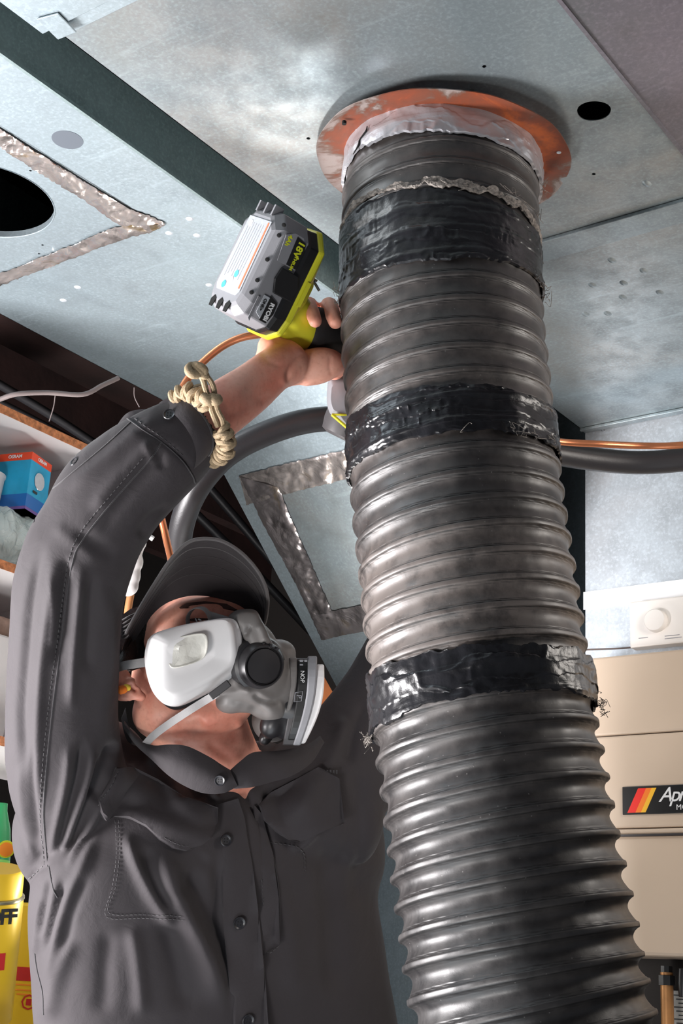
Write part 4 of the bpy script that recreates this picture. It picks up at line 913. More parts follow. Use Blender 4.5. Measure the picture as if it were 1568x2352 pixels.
# ear detail and hair, brow
hairp = [(272, 1510), (300, 1465), (330, 1418), (352, 1400), (345, 1440), (332, 1475), (340, 1500), (330, 1528), (300, 1540), (282, 1545)]
drape(sk, hairp, 0.003, 'hair', 'hair', man, 9, 0.004, 2.05, label='short black hair at the temple')
drape(sk, [(412, 1396), (430, 1386), (470, 1382), (520, 1388), (545, 1402), (520, 1400), (470, 1394), (430, 1398)], 0.0012, 'eyebrow', 'brow', man, 9, 0.002, 2.03)
drape(sk, [(425, 1424), (450, 1420), (480, 1421), (505, 1428), (480, 1428), (450, 1428)], 0.0010, 'eyelashes', 'brow', man, 9, 0.002, 2.03)
# cap: crown, brim with bound edge, mesh side
cv, cf = remesh([ell(475, 1450, 2.27, 125, 150, 165, 25), ell(345, 1490, 2.18, 50, 62, 110, -25)], 0.004, 6)
cap = mk('cap', cv, cf, 'cap', man, label='dark brown-black cap')
outer = catmull([(272, 1520), (284, 1468), (312, 1412), (352, 1345), (392, 1285), (430, 1247), (470, 1237), (515, 1245), (560, 1275), (597, 1320), (614, 1368), (611, 1418), (600, 1450)], 8)
innr = catmull([(280, 1530), (292, 1495), (318, 1458), (345, 1418), (372, 1392), (405, 1376), (445, 1368), (490, 1372), (530, 1384), (560, 1400), (580, 1418), (590, 1440), (596, 1458)], 8)
nb = 14; v = []
for side in (0, 1):
    for i in range(len(outer)):
        u = i / (len(outer) - 1)
        for j in range(nb):
            t = j / (nb - 1); p = innr[i] * (1 - t) + outer[i] * t
            z = (2.055 + 0.03 * (1 - math.sin(math.pi * u))) * (1 - t) + (1.985 + 0.085 * (abs(u - 0.55) * 2) ** 2) * t - 0.012 * math.sin(math.pi * t) * -1
            v.append(V(p[0], p[1], z + 0.0045 * side))
no = len(outer); f = [(i * nb + j, (i + 1) * nb + j, (i + 1) * nb + j + 1, i * nb + j + 1) for i in range(no - 1) for j in range(nb - 1)]
f += [tuple(no * nb + k for k in q[::-1]) for q in f]
brim = mk('brim', np.array(v), f, 'cap', cap)
rimP = [(v[i * nb + nb - 1] + v[no * nb + i * nb + nb - 1]) / 2 for i in range(no)]
mk('brim_edge', *tube(rimP, 0.0024, n=8, k=0), 'cap_edge', cap)
for k in range(4):
    rp = [v[i * nb + nb - 3 - 2 * k] for i in range(2, no - 2)]; mk('brim_stitching', *tube([p + np.array(camvec(0, 0, 0.0003)) for p in rp], 0.0005, n=5, k=0), 'cap_edge' if k == 0 else 'cap', cap)
cs = Surf(cv, cf)
msh = [(281, 1412), (300, 1398), (322, 1392), (318, 1410), (300, 1445), (282, 1485), (275, 1510), (274, 1480)]
vs2, fs = cdt(msh, (), 8); v_, f_ = slab(vs2, [q[::-1] for q in fs], lambda x, y: W(x, y, 2.06 + 0.0006 * (x - 290)), lambda x, y: W(x, y, 2.10))
mk('cap_mesh', v_, f_, 'cap_mesh', cap, smooth=False, label='grey mesh side of the cap')
for k in range(6): mk('mesh_pleat', *pxtube([(279, 1425 + 9 * k, 2.055), (295, 1416 + 9 * k, 2.053), (312 - 4 * k, 1408 + 9 * k, 2.058)], 0.0011, n=5), 'cap_edge', cap)

# shirt: trunk and both sleeves in one cloth surface
def loft(rows, n=64, p=2.1):
    v = []; 
    for y, xl, xr, zc, rz in rows:
        for i in range(n):
            t = 2 * math.pi * i / n; c, s_ = math.cos(t), math.sin(t); ex = 2 / p
            x = (xl + xr) / 2 + (xr - xl) / 2 * abs(c) ** ex * np.sign(c); z = zc - rz * abs(s_) ** ex * np.sign(s_) + 0.115 * (x - 470) / 400; v.append(V(x, y, z))
    m = len(rows); f = [(j * n + i, j * n + (i + 1) % n, (j + 1) * n + (i + 1) % n, (j + 1) * n + i) for j in range(m - 1) for i in range(n)]
    f += [tuple(range(n))[::-1], tuple((m - 1) * n + i for i in range(n))]
    v = np.array(v); return v, f
rows = catmull([np.array(r, float) for r in [(1700, 395, 610, 2.19, 0.05), (1735, 330, 720, 2.19, 0.085), (1775, 260, 790, 2.18, 0.11), (1830, 190, 850, 2.17, 0.13), (1900, 150, 880, 2.165, 0.145), (1990, 85, 885, 2.16, 0.155),
         (2060, 66, 868, 2.16, 0.155), (2150, 64, 880, 2.16, 0.155), (2250, 70, 895, 2.16, 0.155), (2352, 76, 913, 2.16, 0.155), (2500, 88, 930, 2.16, 0.155), (2680, 96, 940, 2.16, 0.15)]], 3)
trunk = loft(rows)
rsleeve = chain([(462, 970, 1.875, 78), (430, 998, 1.878, 90), (373, 1040, 1.88, 108), (309, 1090, 1.885, 119), (252, 1146, 1.89, 126), (212, 1214, 1.895, 124), (180, 1280, 1.905, 130), (158, 1360, 1.925, 130), (150, 1450, 1.945, 128), (145, 1550, 1.97, 128), (142, 1650, 1.99, 130), (148, 1740, 2.02, 134), (168, 1830, 2.06, 135), (210, 1910, 2.11, 128), (270, 1960, 2.14, 110)], 0.92, 10)
rsleeve += [ell(298, 1212, 1.90, 50, 56, 80, -30), ell(240, 1780, 2.11, 110, 130, 90), ell(90, 1930, 2.08, 60, 110, 80, 8), ell(300, 1800, 2.14, 120, 90, 80)]
lsleeve = chain([(690, 1850, 2.17, 150), (770, 1790, 2.2, 140), (835, 1700, 2.24, 128), (890, 1600, 2.28, 110), (950, 1480, 2.33, 100), (1020, 1380, 2.36, 90), (1040, 1290, 2.30, 82)], 0.9)
lsleeve += [ell(810, 1860, 2.18, 75, 130, 100), ell(740, 1720, 2.2, 60, 50, 60, 30)]
sv, sf = remesh([trunk] + rsleeve + lsleeve, 0.0038, 22)
# cuff opening: flatten the sleeve end and hollow it
cend = np.array(V(470, 972, 1.876)); cdir = np.array(V(560, 912, 1.874)) - np.array(V(430, 998, 1.878)); cdir /= np.linalg.norm(cdir)
ax0 = (sv - cend) @ cdir; near = np.linalg.norm(sv - cend, axis=1) < 0.11
lim = 0.010
mv = near & (ax0 > lim); sv[mv] -= cdir * (ax0[mv] - lim)[:, None] * 1.0
rad = sv - cend - ((sv - cend) @ cdir)[:, None] * cdir; rl = np.linalg.norm(rad, axis=1); inn = near & (ax0 > lim) & (rl < 0.040)
sv[inn] -= cdir * 0.03
strokes = [
 # forearm sleeve
 ([(150, 1130), (230, 1068), (310, 1000), (380, 945)], 2.0, 14), ([(225, 1225), (280, 1150), (335, 1085), (385, 1030)], -1.8, 15), ([(205, 1180), (260, 1110), (320, 1050), (370, 1005)], 2.2, 16),
 ([(300, 985), (345, 1000), (400, 1035), (450, 1085)], -1.2, 6), ([(355, 1030), (368, 1052), (372, 1080)], -1.6, 9), ([(330, 1012), (345, 1040), (350, 1070)], 1.4, 9), ([(395, 1165), (345, 1190), (318, 1240)], -2.6, 12),
 ([(165, 1215), (210, 1245), (270, 1285)], -1.2, 16), ([(120, 1200), (160, 1235), (230, 1290)], 1.2, 16),
 # upper sleeve, long vertical folds
 ([(100, 1240), (75, 1350), (60, 1500), (50, 1650), (60, 1800)], -4.0, 12), ([(125, 1250), (112, 1400), (95, 1550), (88, 1720), (90, 1880)], 4.5, 13),
 ([(150, 1270), (148, 1360), (140, 1450), (128, 1540)], -6, 10), ([(125, 1320), (128, 1420), (120, 1500)], 3, 8),
 ([(190, 1290), (178, 1400), (168, 1520), (160, 1640)], 4.5, 12), ([(215, 1310), (208, 1420), (200, 1560)], -4.0, 14), ([(240, 1340), (250, 1450), (245, 1560), (225, 1700)], 3.0, 18),
 ([(160, 1700), (150, 1800), (130, 1900), (118, 1980)], 3.5, 10), ([(190, 1690), (180, 1780), (150, 1890), (130, 1960)], -6, 9), ([(215, 1700), (200, 1790), (170, 1880), (140, 1965)], 4, 8), ([(240, 1720), (220, 1800), (190, 1880), (150, 1975)], -5, 8),
 ([(262, 1760), (235, 1840), (200, 1910), (150, 2000)], 4, 9), ([(268, 1700), (240, 1780), (215, 1850)], -9, 16), ([(75, 1700), (78, 1850), (90, 1960)], -3, 8), ([(45, 1750), (55, 1870), (80, 1980)], 2.5, 10),
 # underarm
 ([(60, 2035), (85, 2000), (115, 1985)], -2.5, 4), ([(115, 2010), (100, 2090), (90, 2150)], -3, 7), ([(95, 2060), (85, 2130), (80, 2200)], 2.5, 7), ([(135, 2010), (120, 2090), (100, 2170)], 3, 8), ([(150, 2020), (125, 2110), (105, 2200)], -2.5, 8),
 # chest and belly
 ([(255, 1770), (300, 1800), (330, 1850)], 4.0, 26), ([(330, 1760), (370, 1800), (400, 1850)], -4.0, 16), ([(345, 1960), (400, 2060), (470, 2180), (560, 2340)], 5.5, 30), ([(420, 1990), (480, 2100), (560, 2230)], -5.0, 26), ([(660, 1830), (700, 1850), (720, 1880)], 3, 16),
 ([(285, 1905), (320, 2000), (370, 2090), (410, 2150)], 5.5, 16), ([(350, 1925), (395, 2010), (430, 2100), (470, 2200), (500, 2320)], 5, 26), ([(330, 1940), (350, 2010), (390, 2090)], -3.5, 14), 
 ([(480, 1960), (440, 2010), (430, 2060)], -3, 22), ([(380, 2100), (400, 2200), (430, 2330)], -4, 26), ([(170, 2150), (130, 2250), (110, 2350)], 4, 18), ([(230, 1900), (170, 2040), (130, 2160), (105, 2280)], 4, 14), ([(200, 2000), (160, 2100), (140, 2200)], -3, 12),
 ([(300, 2120), (315, 2200), (330, 2340)], 4, 18), ([(250, 2130), (240, 2230), (235, 2340)], -2.5, 20),
 ([(500, 1930), (505, 2040), (520, 2200), (535, 2352)], -5, 16), ([(545, 1800), (580, 1850), (610, 1900), (625, 2000)], -4, 12), ([(600, 1810), (640, 1830), (690, 1790)], -6, 16), ([(650, 1880), (700, 1850), (730, 1780)], 4, 14), ([(660, 1950), (700, 1935), (735, 1900)], 4, 10), ([(400, 1760), (440, 1800), (470, 1840)], -6, 14), ([(440, 1750), (480, 1800), (500, 1850)], 4, 9), ([(390, 1800), (420, 1850), (480, 1890)], 5, 14),
 ([(280, 1760), (310, 1800), (300, 1850)], 5, 26), ([(620, 2020), (660, 2120), (680, 2300)], 3, 28), ([(740, 1900), (760, 2050), (770, 2300)], -5, 30), ([(820, 1750), (830, 1900), (820, 2100)], -4, 22), ([(800, 1640), (770, 1720), (740, 1780)], 4, 18), ([(845, 1600), (810, 1680), (800, 1760)], -4, 14)]
sv = sculpt(sv, sf, strokes, 1.7)
nn_ = vnormals(sv, sf); sv = sv + nn_ * (0.0008 * vnoise(sv[:, 0] * 22, sv[:, 1] * 22, sv[:, 2] * 9) + 0.0003 * vnoise(sv[:, 0] * 70, sv[:, 1] * 70, sv[:, 2] * 30))[:, None]
# neck opening: the trunk cloth stops at the collar; lower what would cover the neck
px_, py_, z_ = proj(sv); nk = np.exp(-(((px_ - 492) / 92) ** 2 + ((py_ - 1700) / 58) ** 2) ** 2) * (z_ < 2.3) * np.clip((1798 - py_) / 30, 0, 1)
sv = sv + np.array(camvec(0, -0.2, -1))[None, :] * (0.10 * nk)[:, None]
shirt = mk('shirt', sv, sf, 'shirt', man)
ss_ = Surf(sv, sf)
# collar
def ribbon_patch(name, A, B, mat, parent, na=40, nb=8, thick=0.002, bulge=0.0, label=None, smooth=True):
    """cloth strip between two 3-D polylines (px,py,z)"""
    A = catmull([np.array(a, float) for a in A], 10); B = catmull([np.array(a, float) for a in B], 10)
    def rs(Pp): s = np.linspace(0, len(Pp) - 1, na); return np.stack([np.interp(s, np.arange(len(Pp)), Pp[:, k]) for k in range(3)], 1)
    A, B = rs(A), rs(B); v = []
    for side in (0, 1):
        for i in range(na):
            for j in range(nb):
                t = j / (nb - 1); p = A[i] * (1 - t) + B[i] * t; z = p[2] - bulge * math.sin(math.pi * t) + side * thick / S
                v.append(V(p[0], p[1], z))
    f = [(i * nb + j, (i + 1) * nb + j, (i + 1) * nb + j + 1, i * nb + j + 1) for i in range(na - 1) for j in range(nb - 1)]; o = na * nb
    f += [tuple(o + k for k in q[::-1]) for q in f]
    e = [(i * nb, (i + 1) * nb) for i in range(na - 1)][::-1]
    for a, b in bound_edges(f[:len(f) // 2]): f.append((b, a, a + o, b + o))
    return mk(name, np.array(v), f, mat, parent, label=label, smooth=smooth)
ribbon_patch('collar', [(285, 1655, 2.07), (312, 1688, 2.03), (347, 1711, 1.995), (390, 1710, 1.98), (430, 1714, 1.975), (480, 1738, 1.975), (508, 1756, 1.98), (528, 1768, 1.985)],
             [(285, 1675, 2.065), (312, 1712, 2.025), (348, 1745, 1.99), (385, 1780, 1.975), (425, 1806, 1.97), (468, 1822, 1.97), (512, 1822, 1.973), (546, 1806, 1.978)], 'shirt', shirt, 60, 10, 0.003, 0.010)
ribbon_patch('collar', [(527, 1770, 1.985), (552, 1748, 1.99), (582, 1728, 2.0), (640, 1724, 2.02), (700, 1712, 2.06), (735, 1690, 2.10)],
             [(538, 1812, 1.985), (580, 1808, 1.985), (625, 1796, 2.0), (670, 1782, 2.015), (715, 1752, 2.05), (745, 1705, 2.10)], 'shirt', shirt, 50, 10, 0.003, 0.008)
ribbon_patch('collar_stand', [(288, 1625, 2.09), (293, 1655, 2.07), (302, 1680, 2.06), (320, 1700, 2.05)], [(278, 1650, 2.09), (284, 1680, 2.07), (295, 1705, 2.06), (318, 1715, 2.05)], 'shirt', shirt, 20, 5)
# pocket flaps, pocket, placket
fl1 = [(224, 1838), (262, 1765), (300, 1770), (360, 1800), (420, 1835), (496, 1860), (494, 1895), (480, 1925), (455, 1945), (425, 1955), (395, 1950), (365, 1930), (335, 1900), (300, 1882), (262, 1876), (236, 1880), (226, 1862)]
drape(ss_, fl1, 0.0075, 'pocket_flap', 'shirt', shirt, 7, 0.003, 2.02, waves=lambda x, y: 0.006 * math.exp(-((y - (1876 + 0.3 * max(0, x - 300))) / 26) ** 2))
fl2 = [(592, 1850), (620, 1820), (680, 1790), (730, 1765), (775, 1790), (782, 1888), (765, 1893), (740, 1905), (710, 1925), (690, 1932), (660, 1928), (630, 1910), (605, 1885)]
drape(ss_, fl2, 0.0075, 'pocket_flap', 'shirt', shirt, 7, 0.003, 2.02, waves=lambda x, y: 0.005 * math.exp(-((y - 1900) / 26) ** 2))
drape(ss_, [(493, 1850), (545, 1835), (560, 1880), (578, 1990), (592, 2100), (606, 2230), (618, 2420), (540, 2420), (528, 2300), (515, 2150), (503, 2000)], 0.0028, 'placket', 'shirt', shirt, 13, 0.002, 2.0)
drape(ss_, [(583, 1850), (600, 1870), (625, 1960), (638, 2060), (640, 2170), (598, 2195), (592, 2080), (588, 1980)], 0.0024, 'pen_pocket', 'shirt', shirt, 13, 0.002, 2.0)
0 and drape(ss_, [(60, 2022), (96, 1992), (113, 1985), (112, 2010), (84, 2030), (66, 2046)], 0.002, 'seam_tab', 'shirt', shirt, 9, 0.002, 2.0)
for pts in ([(233, 1868), (262, 1866), (300, 1872), (336, 1892), (366, 1920), (396, 1940), (425, 1945), (452, 1936), (474, 1916)], [(226, 1850), (264, 1775)],
            [(265, 1885), (268, 1960), (258, 2040), (245, 2105), (330, 2108), (420, 2112)], [(273, 1885), (275, 1960), (265, 2040), (250, 2096), (330, 2100), (420, 2104)],
            [(606, 1876), (632, 1900), (662, 1918), (690, 1922), (712, 1914), (742, 1894), (768, 1882)], [(620, 1935), (690, 1950), (700, 2000)],
            [(600, 2020), (606, 2100), (612, 2185), (640, 2172)], [(563, 1890), (580, 2000), (590, 2100), (600, 2210)]):
    line_on(ss_, pts, 0.00050, 'stitching', 'stitch_light', shirt, 0.0086 if pts[0][1] < 1880 and pts[0][0] != 265 else 0.0012, dash=6)
for pts in ([(110, 1990), (100, 1850), (118, 1650), (140, 1480), (165, 1300), (190, 1240), (260, 1150), (340, 1060), (372, 1015)],
            [(292, 962), (325, 985), (370, 1015), (415, 1055), (440, 1090), (447, 1110)], [(78, 1200), (88, 1155), (150, 1100), (240, 1025), (300, 970)],
            [(112, 1990), (122, 2040), (132, 2062)], [(80, 2190), (86, 2230), (98, 2280), (100, 2330)], [(600, 1880), (625, 1960), (640, 2060), (640, 2172)]):
    line_on(ss_, pts, 0.0009, 'seam', 'stitch', shirt, 0.0004)
for pts in ([(102, 1985), (92, 1850), (108, 1650), (130, 1480), (154, 1305), (182, 1228), (252, 1140), (330, 1050)], [(300, 955), (332, 978), (376, 1008), (422, 1048)], [(98, 1990), (64, 2020)]):
    line_on(ss_, pts, 0.0006, 'stitching', 'stitch_light', shirt, 0.0004, dash=7)
def button(px, py, rpx, sf_=ss_, off=0.004, tilt=None, z=2.0, at=None):
    p, nrm = sf_.hit(px, py, off, z); nrm = Vector(nrm) if tilt is None else tilt
    if at: p = W(px, py, at)
    rb = rpx * 2.0 * S / F
    v1, f1 = lathe(p, nrm, [(rb, 0), (rb * 1.02, rb * 0.18), (rb * 0.92, rb * 0.30), (rb * 0.70, rb * 0.20), (rb * 0.64, rb * 0.14), (rb * 0.001, rb * 0.14)], 26)
    b = mk('button', v1, f1, 'button', shirt); u, w, a = frame_of(nrm); hs = [lathe(p + nrm * rb * 0.141 + (u * i + w * j) * rb * 0.24, nrm, [(rb * 0.12, 0), (rb * 0.12, 0.0002)], 8) for i in (-1, 1) for j in (-1, 1)]
    mk('button_hole', *join(hs), 'void', b); return b
button(505, 1793, 12, tilt=camvec(-0.15, 0.1, 1).normalized(), at=1.962)
for (x, y, r) in ((515, 1931, 14), (546, 2118, 15), (566, 2342, 15)): button(x, y, r, off=0.0045)
button(398, 1728, 10, off=0.012, z=1.99); button(390, 956, 13, off=0.0035, z=1.85); button(170, 1060, 11, off=-0.001, z=1.9)
# logo stitches on the left chest
mk('logo_stitch', *join([obox(ss_.hit(738 + 6 * k, 1772 + (k % 3), 0.0065, 2.05)[0], camvec(0.0012, 0, 0), camvec(0, 0.0026, 0), camvec(0, 0, 0.0003)) for k in range(6)]), 'stitch_light', shirt, smooth=False)
# cuff band: thick hem ring and dark inside
u_, w_, a_ = frame_of(cdir)
rim = []
rim_px = [(402, 906, 1.86), (418, 915, 1.845), (440, 928, 1.83), (462, 950, 1.822), (480, 978, 1.822), (489, 1008, 1.828), (486, 1034, 1.84), (474, 1052, 1.86)]
rim_bk = [(474, 1052, 1.86), (470, 1040, 1.89), (470, 1000, 1.92), (450, 955, 1.925), (420, 920, 1.90), (402, 906, 1.86)]
ribbon_patch('cuff', rim_px, [(383, 925, 1.862), (392, 944, 1.838), (410, 962, 1.822), (428, 985, 1.815), (443, 1012, 1.815), (450, 1042, 1.822), (448, 1068, 1.838), (440, 1090, 1.86)], 'shirt', shirt, 50, 6, 0.003, 0.002)
mk('cuff_hem', *pxtube(rim_px, 0.0016, n=6), 'stitch', shirt)
ribbon_patch('cuff_tail', [(402, 904, 1.86), (370, 922, 1.866), (352, 938, 1.87), (322, 940, 1.875), (290, 950, 1.88), (262, 985, 1.885), (232, 1020, 1.89)], [(412, 932, 1.85), (385, 955, 1.85), (362, 968, 1.855), (335, 975, 1.86), (310, 985, 1.86), (288, 1010, 1.865), (260, 1040, 1.87)], 'shirt', shirt, 50, 5, 0.002, 0.001)
# hidden left hand holding the hose end and trousers, boots
# (the left forearm disappears behind the hose)
tv, tf = remesh([loft([(2620, 120, 930, 2.17, 0.15), (2800, 130, 935, 2.17, 0.15), (2900, 160, 900, 2.17, 0.12)])] +
                [(lambda e, a, b, r: (e[0] * r + np.array([a[0], a[1], b]), e[1]))(ico(), V(300, 2352, 2.17), z, np.array([0.10 - 0.03 * (0.9 - z), 0.10 - 0.03 * (0.9 - z), 0.07])) for z in np.arange(0.10, 0.95, 0.05)] +
                [(lambda e, a, b, r: (e[0] * r + np.array([a[0], a[1], b]), e[1]))(ico(), V(700, 2352, 2.17), z, np.array([0.10 - 0.03 * (0.9 - z), 0.10 - 0.03 * (0.9 - z), 0.07])) for z in np.arange(0.10, 0.95, 0.05)], 0.012, 5)
mk('trousers', tv, tf, 'trousers', man)
fdir = np.array(camvec(0, 0, 1)); fdir[2] = 0; fdir /= np.linalg.norm(fdir)
for x in (300, 700):
    a = V(x, 2352, 2.17); pr = []
    for k in range(7):
        c0, f0 = ico(); t = k / 6; pr.append((c0 * np.array([0.05, 0.05, 0.045 - 0.012 * t]) + np.array([a[0], a[1], 0.047 - 0.012 * t]) + fdir * (t * 0.17 - 0.03), f0))
    pr.append((ico()[0] * np.array([0.055, 0.055, 0.07]) + np.array([a[0], a[1], 0.085]), ico()[1]))
    v_, f_ = remesh(pr, 0.008, 3); v_[:, 2] = np.maximum(v_[:, 2], 0.001); mk('boot', v_, f_, 'black', man)

# ------------------------------------------------------------------ respirator
rsp = thing('respirator', tuple(W(590, 1540, 2.0)), 'grey half-mask respirator with two white side filters, worn on the worker\'s face', 'respirator')
def stack(outline, layers, zf, n=72):
    """closed rounded body: layers = (scale, dz units, shift x, shift y); zf(x,y) = base depth"""
    o = catmull([np.array(p, float) for p in outline + outline[:1]], 6)[:-1]; c = o.mean(0); v = []; m = len(o)
    for s, dz, sx, sy_ in layers:
        for p in o: q = c + (p - c) * s + np.array([sx, sy_]); v.append(V(q[0], q[1], zf(p[0], p[1]) + dz))
    f = [(j * m + i, j * m + (i + 1) % m, (j + 1) * m + (i + 1) % m, (j + 1) * m + i) for j in range(len(layers) - 1) for i in range(m)]
    f += [tuple(range(m))[::-1], tuple((len(layers) - 1) * m + i for i in range(m))]
    return np.array(v), f
fo_ = [(338, 1468), (358, 1452), (420, 1434), (500, 1420), (534, 1420), (549, 1438), (556, 1480), (558, 1515), (548, 1540), (500, 1572), (440, 1604), (402, 1618), (372, 1612), (348, 1584), (334, 1540), (331, 1500)]
zfil = lambda x, y: 1.955 + 0.00020 * (x - 440) + 0.00010 * (y - 1510)
fcv = mk('filter', *stack(fo_, [(0.90, 0.030, 6, 10), (0.97, 0.024, 5, 8), (1.0, 0.010, 3, 4), (1.0, 0.004, 1, 2), (0.985, -0.001, 0, 0), (0.93, -0.004, -1, -2), (0.90, -0.012, -3, -6), (0.86, -0.017, -4, -8), (0.80, -0.019, -5, -9), (0.5, -0.0195, -6, -10)], zfil), 'filter', rsp, label='white round-cornered filter cover on the near side')
fin = [(385, 1480), (400, 1468), (440, 1458), (468, 1458), (475, 1478), (470, 1505), (450, 1520), (410, 1532), (392, 1530), (384, 1508)]
mk('filter_dish', *stack(fin, [(1.05, 0.003, 0, 0), (1.04, -0.001, 0, 0), (1.0, -0.0015, 0, 0), (0.93, -0.0005, 0, 0), (0.88, 0.0005, 0, 0), (0.4, -0.0003, 0, 0)], lambda x, y: zfil(x, y) - 0.0235), 'filter_in', fcv)
mk('retainer_edge', *stack(fo_, [(0.97, 0.050, 14, 14), (1.0, 0.044, 13, 13), (1.0, 0.030, 11, 11), (0.96, 0.026, 9, 9)], zfil), 'mask_dk', rsp)
mk('retainer', *stack(fo_, [(0.90, 0.066, 24, 18), (0.93, 0.060, 22, 17), (0.94, 0.048, 18, 15), (0.9, 0.044, 16, 14)], zfil), 'mask', rsp)
# soft facepiece: one smooth surface from nose bridge to chin
fp = [ell(560, 1432, 2.00, 42, 28, 60, 20), ell(585, 1462, 2.00, 36, 50, 60, -12), ell(560, 1500, 2.02, 60, 70, 60, 0), ell(600, 1540, 2.01, 66, 80, 60, 10), ell(560, 1590, 2.02, 72, 40, 70, 28), ell(612, 1612, 2.03, 62, 42, 70, -25),
      ell(640, 1560, 2.03, 55, 75, 60, 5), ell(640, 1500, 2.04, 40, 32, 50, 0), ell(530, 1560, 2.03, 50, 40, 60, 30), ell(625, 1655, 2.08, 48, 50, 60, 10)]
fp += [ell(575, 1575, 2.015, 85, 62, 66, 10), ell(585, 1520, 2.02, 62, 95, 60, 5)]
fp = [q for q in fp[2:]] + [stack([(522, 1416), (544, 1401), (584, 1400), (598, 1418), (614, 1455), (632, 1492), (606, 1520), (574, 1500), (550, 1455)], [(0.9, 0.09, 0, 0), (1.0, 0.07, 0, 0), (1.0, 0.02, 0, 0), (0.86, 0.0, 2, 0), (0.5, -0.003, 3, 0)], lambda x, y: 1.972)]
fv, ff2 = remesh(fp, 0.0024, 14)
fv = sculpt(fv, ff2, [([(548, 1470), (560, 1500), (566, 1540)], -4, 8), ([(575, 1438), (560, 1462)], -3.5, 5), ([(592, 1430), (604, 1450), (612, 1478)], 2.5, 8), ([(480, 1602), (540, 1590), (590, 1590), (640, 1612)], 2.5, 10), ([(520, 1612), (570, 1620), (620, 1650)], -3, 9), ([(580, 1590), (600, 1608), (640, 1612)], -3, 7), ([(535, 1545), (548, 1575), (580, 1592)], 2, 7)])
mk('facepiece', fv, ff2, 'mask', rsp, label='grey soft silicone facepiece')
# exhale valve, central
vc = W(607, 1530, 1.965); vn = camvec(0.45, -0.05, 1).normalized(); vr = 46 * 1.96 * S / F
vl = mk('exhale_valve', *lathe(vc - vn * 0.022, vn, [(vr * 1.22, 0), (vr * 1.22, 0.012), (vr * 1.12, 0.018), (vr * 1.04, 0.022), (vr * 0.98, 0.022), (vr * 0.96, 0.018), (vr * 0.90, 0.018), (vr * 0.86, 0.021), (0.001, 0.0225)], 56), 'mask_dk', rsp, label='round black exhale valve')
mk('valve_housing', *lathe(vc - vn * 0.030, vn, [(vr * 1.5, -0.02), (vr * 1.46, 0.004), (vr * 1.36, 0.014), (vr * 1.22, 0.016), (vr * 1.1, 0.012)], 48), 'mask_dk', rsp)
for k in range(5):
    a = 0.9 + k * 0.35; u, w, aa = frame_of(vn); dr = (camvec(1, 0, 0) * math.cos(a) + camvec(0, 1, 0) * math.sin(a)).normalized()
    mk('valve_rib', *obox(vc + dr * vr * 1.10 - vn * 0.006, dr * 0.0016, dr.cross(vn).normalized() * 0.0014, vn * 0.006), 'mask_dk', vl, smooth=False)
# far-side cartridge seen on edge
def edge_slab(name, xt, xb, w_t, w_b, yt, yb, z, dz, mat, parent, bow=0.0, label=None):
    v = []; n = 14
    for side in (0, 1):
        for i in range(n):
            t = i / (n - 1); y = yt + (yb - yt) * t; x = xt + (xb - xt) * t + bow * math.sin(math.pi * min(1, t * 1.0)); w = w_t + (w_b - w_t) * t
            e = 0.010 * (abs(t - 0.5) * 2) ** 4
            for k in (0, 1): v.append(V(x + w * k, y, z + e + side * dz))
    f = [(2 * i, 2 * i + 2, 2 * i + 3, 2 * i + 1) for i in range(n - 1)]; o = 2 * n
    f += [tuple(o + q for q in a[::-1]) for a in f]
    f += [(b, a, a + o, b + o) for a, b in bound_edges(f[:n - 1])]
    return mk(name, np.array(v), f, mat, parent, smooth=False, bevel=0.002, label=label)
can_ = edge_slab('cartridge', 664, 648, 60, 40, 1512, 1712, 2.005, 0.055, 'grey_dk', rsp, 8)
edge_slab('cartridge_rim', 664, 652, 18, 10, 1511, 1650, 1.999, 0.06, 'mask', can_, 8)
edge_slab('cartridge_label', 684, 660, 24, 22, 1516, 1700, 1.998, 0.05, 'label_blk', can_, 8)
edge_slab('retainer', 706, 672, 22, 18, 1507, 1712, 1.994, 0.062, 'grey_pl', rsp, 12)
edge_slab('filter', 726, 680, 18, 20, 1526, 1708, 1.997, 0.060, 'filter', rsp, 16, label='white far-side filter seen on edge')
for k, (x, y, w, h, m_) in enumerate(((690, 1518, 7, 5, 'ink_grey'), (700, 1518, 6, 5, 'ink_grey'), (690, 1527, 7, 3, 'ink_grey'))):
    mk('label_mark', *obox(W(x + 2, y, 1.9965), camvec(w * 0.0003, 0, 0), camvec(0, h * 0.0003, 0), camvec(0, 0, 0.0003)), m_, can_, smooth=False)
text('NOP', W(694, 1554, 1.9960), camvec(0, -1, 0), camvec(1, 0, 0), 0.0075, 'ink_w', can_)
text('P', W(686, 1600, 1.9960), camvec(0, -1, 0), camvec(1, 0, 0), 0.009, 'ink_grey', can_)
v, f = tube([V(*p) for p in ((678, 1591, 1.996), (695, 1588, 1.996), (692, 1610, 1.996), (675, 1612, 1.996), (678, 1591, 1.996))], 0.0005, n=5, k=0); mk('label_frame', v, f, 'ink_grey', can_)
mk('cartridge_neck', *lathe(W(625, 1620, 2.03), camvec(1, -0.1, 0), [(0.022, 0), (0.026, 0.012), (0.026, 0.035)], 24), 'mask_dk', rsp)
v_, f_ = remesh([ell(628, 1660, 2.02, 30, 40, 30, -30), ell(655, 1640, 2.03, 40, 60, 40), ell(612, 1690, 2.05, 16, 26, 20, -30)], 0.003, 5); mk('chin_cradle', v_, f_, 'mask_dk', rsp)
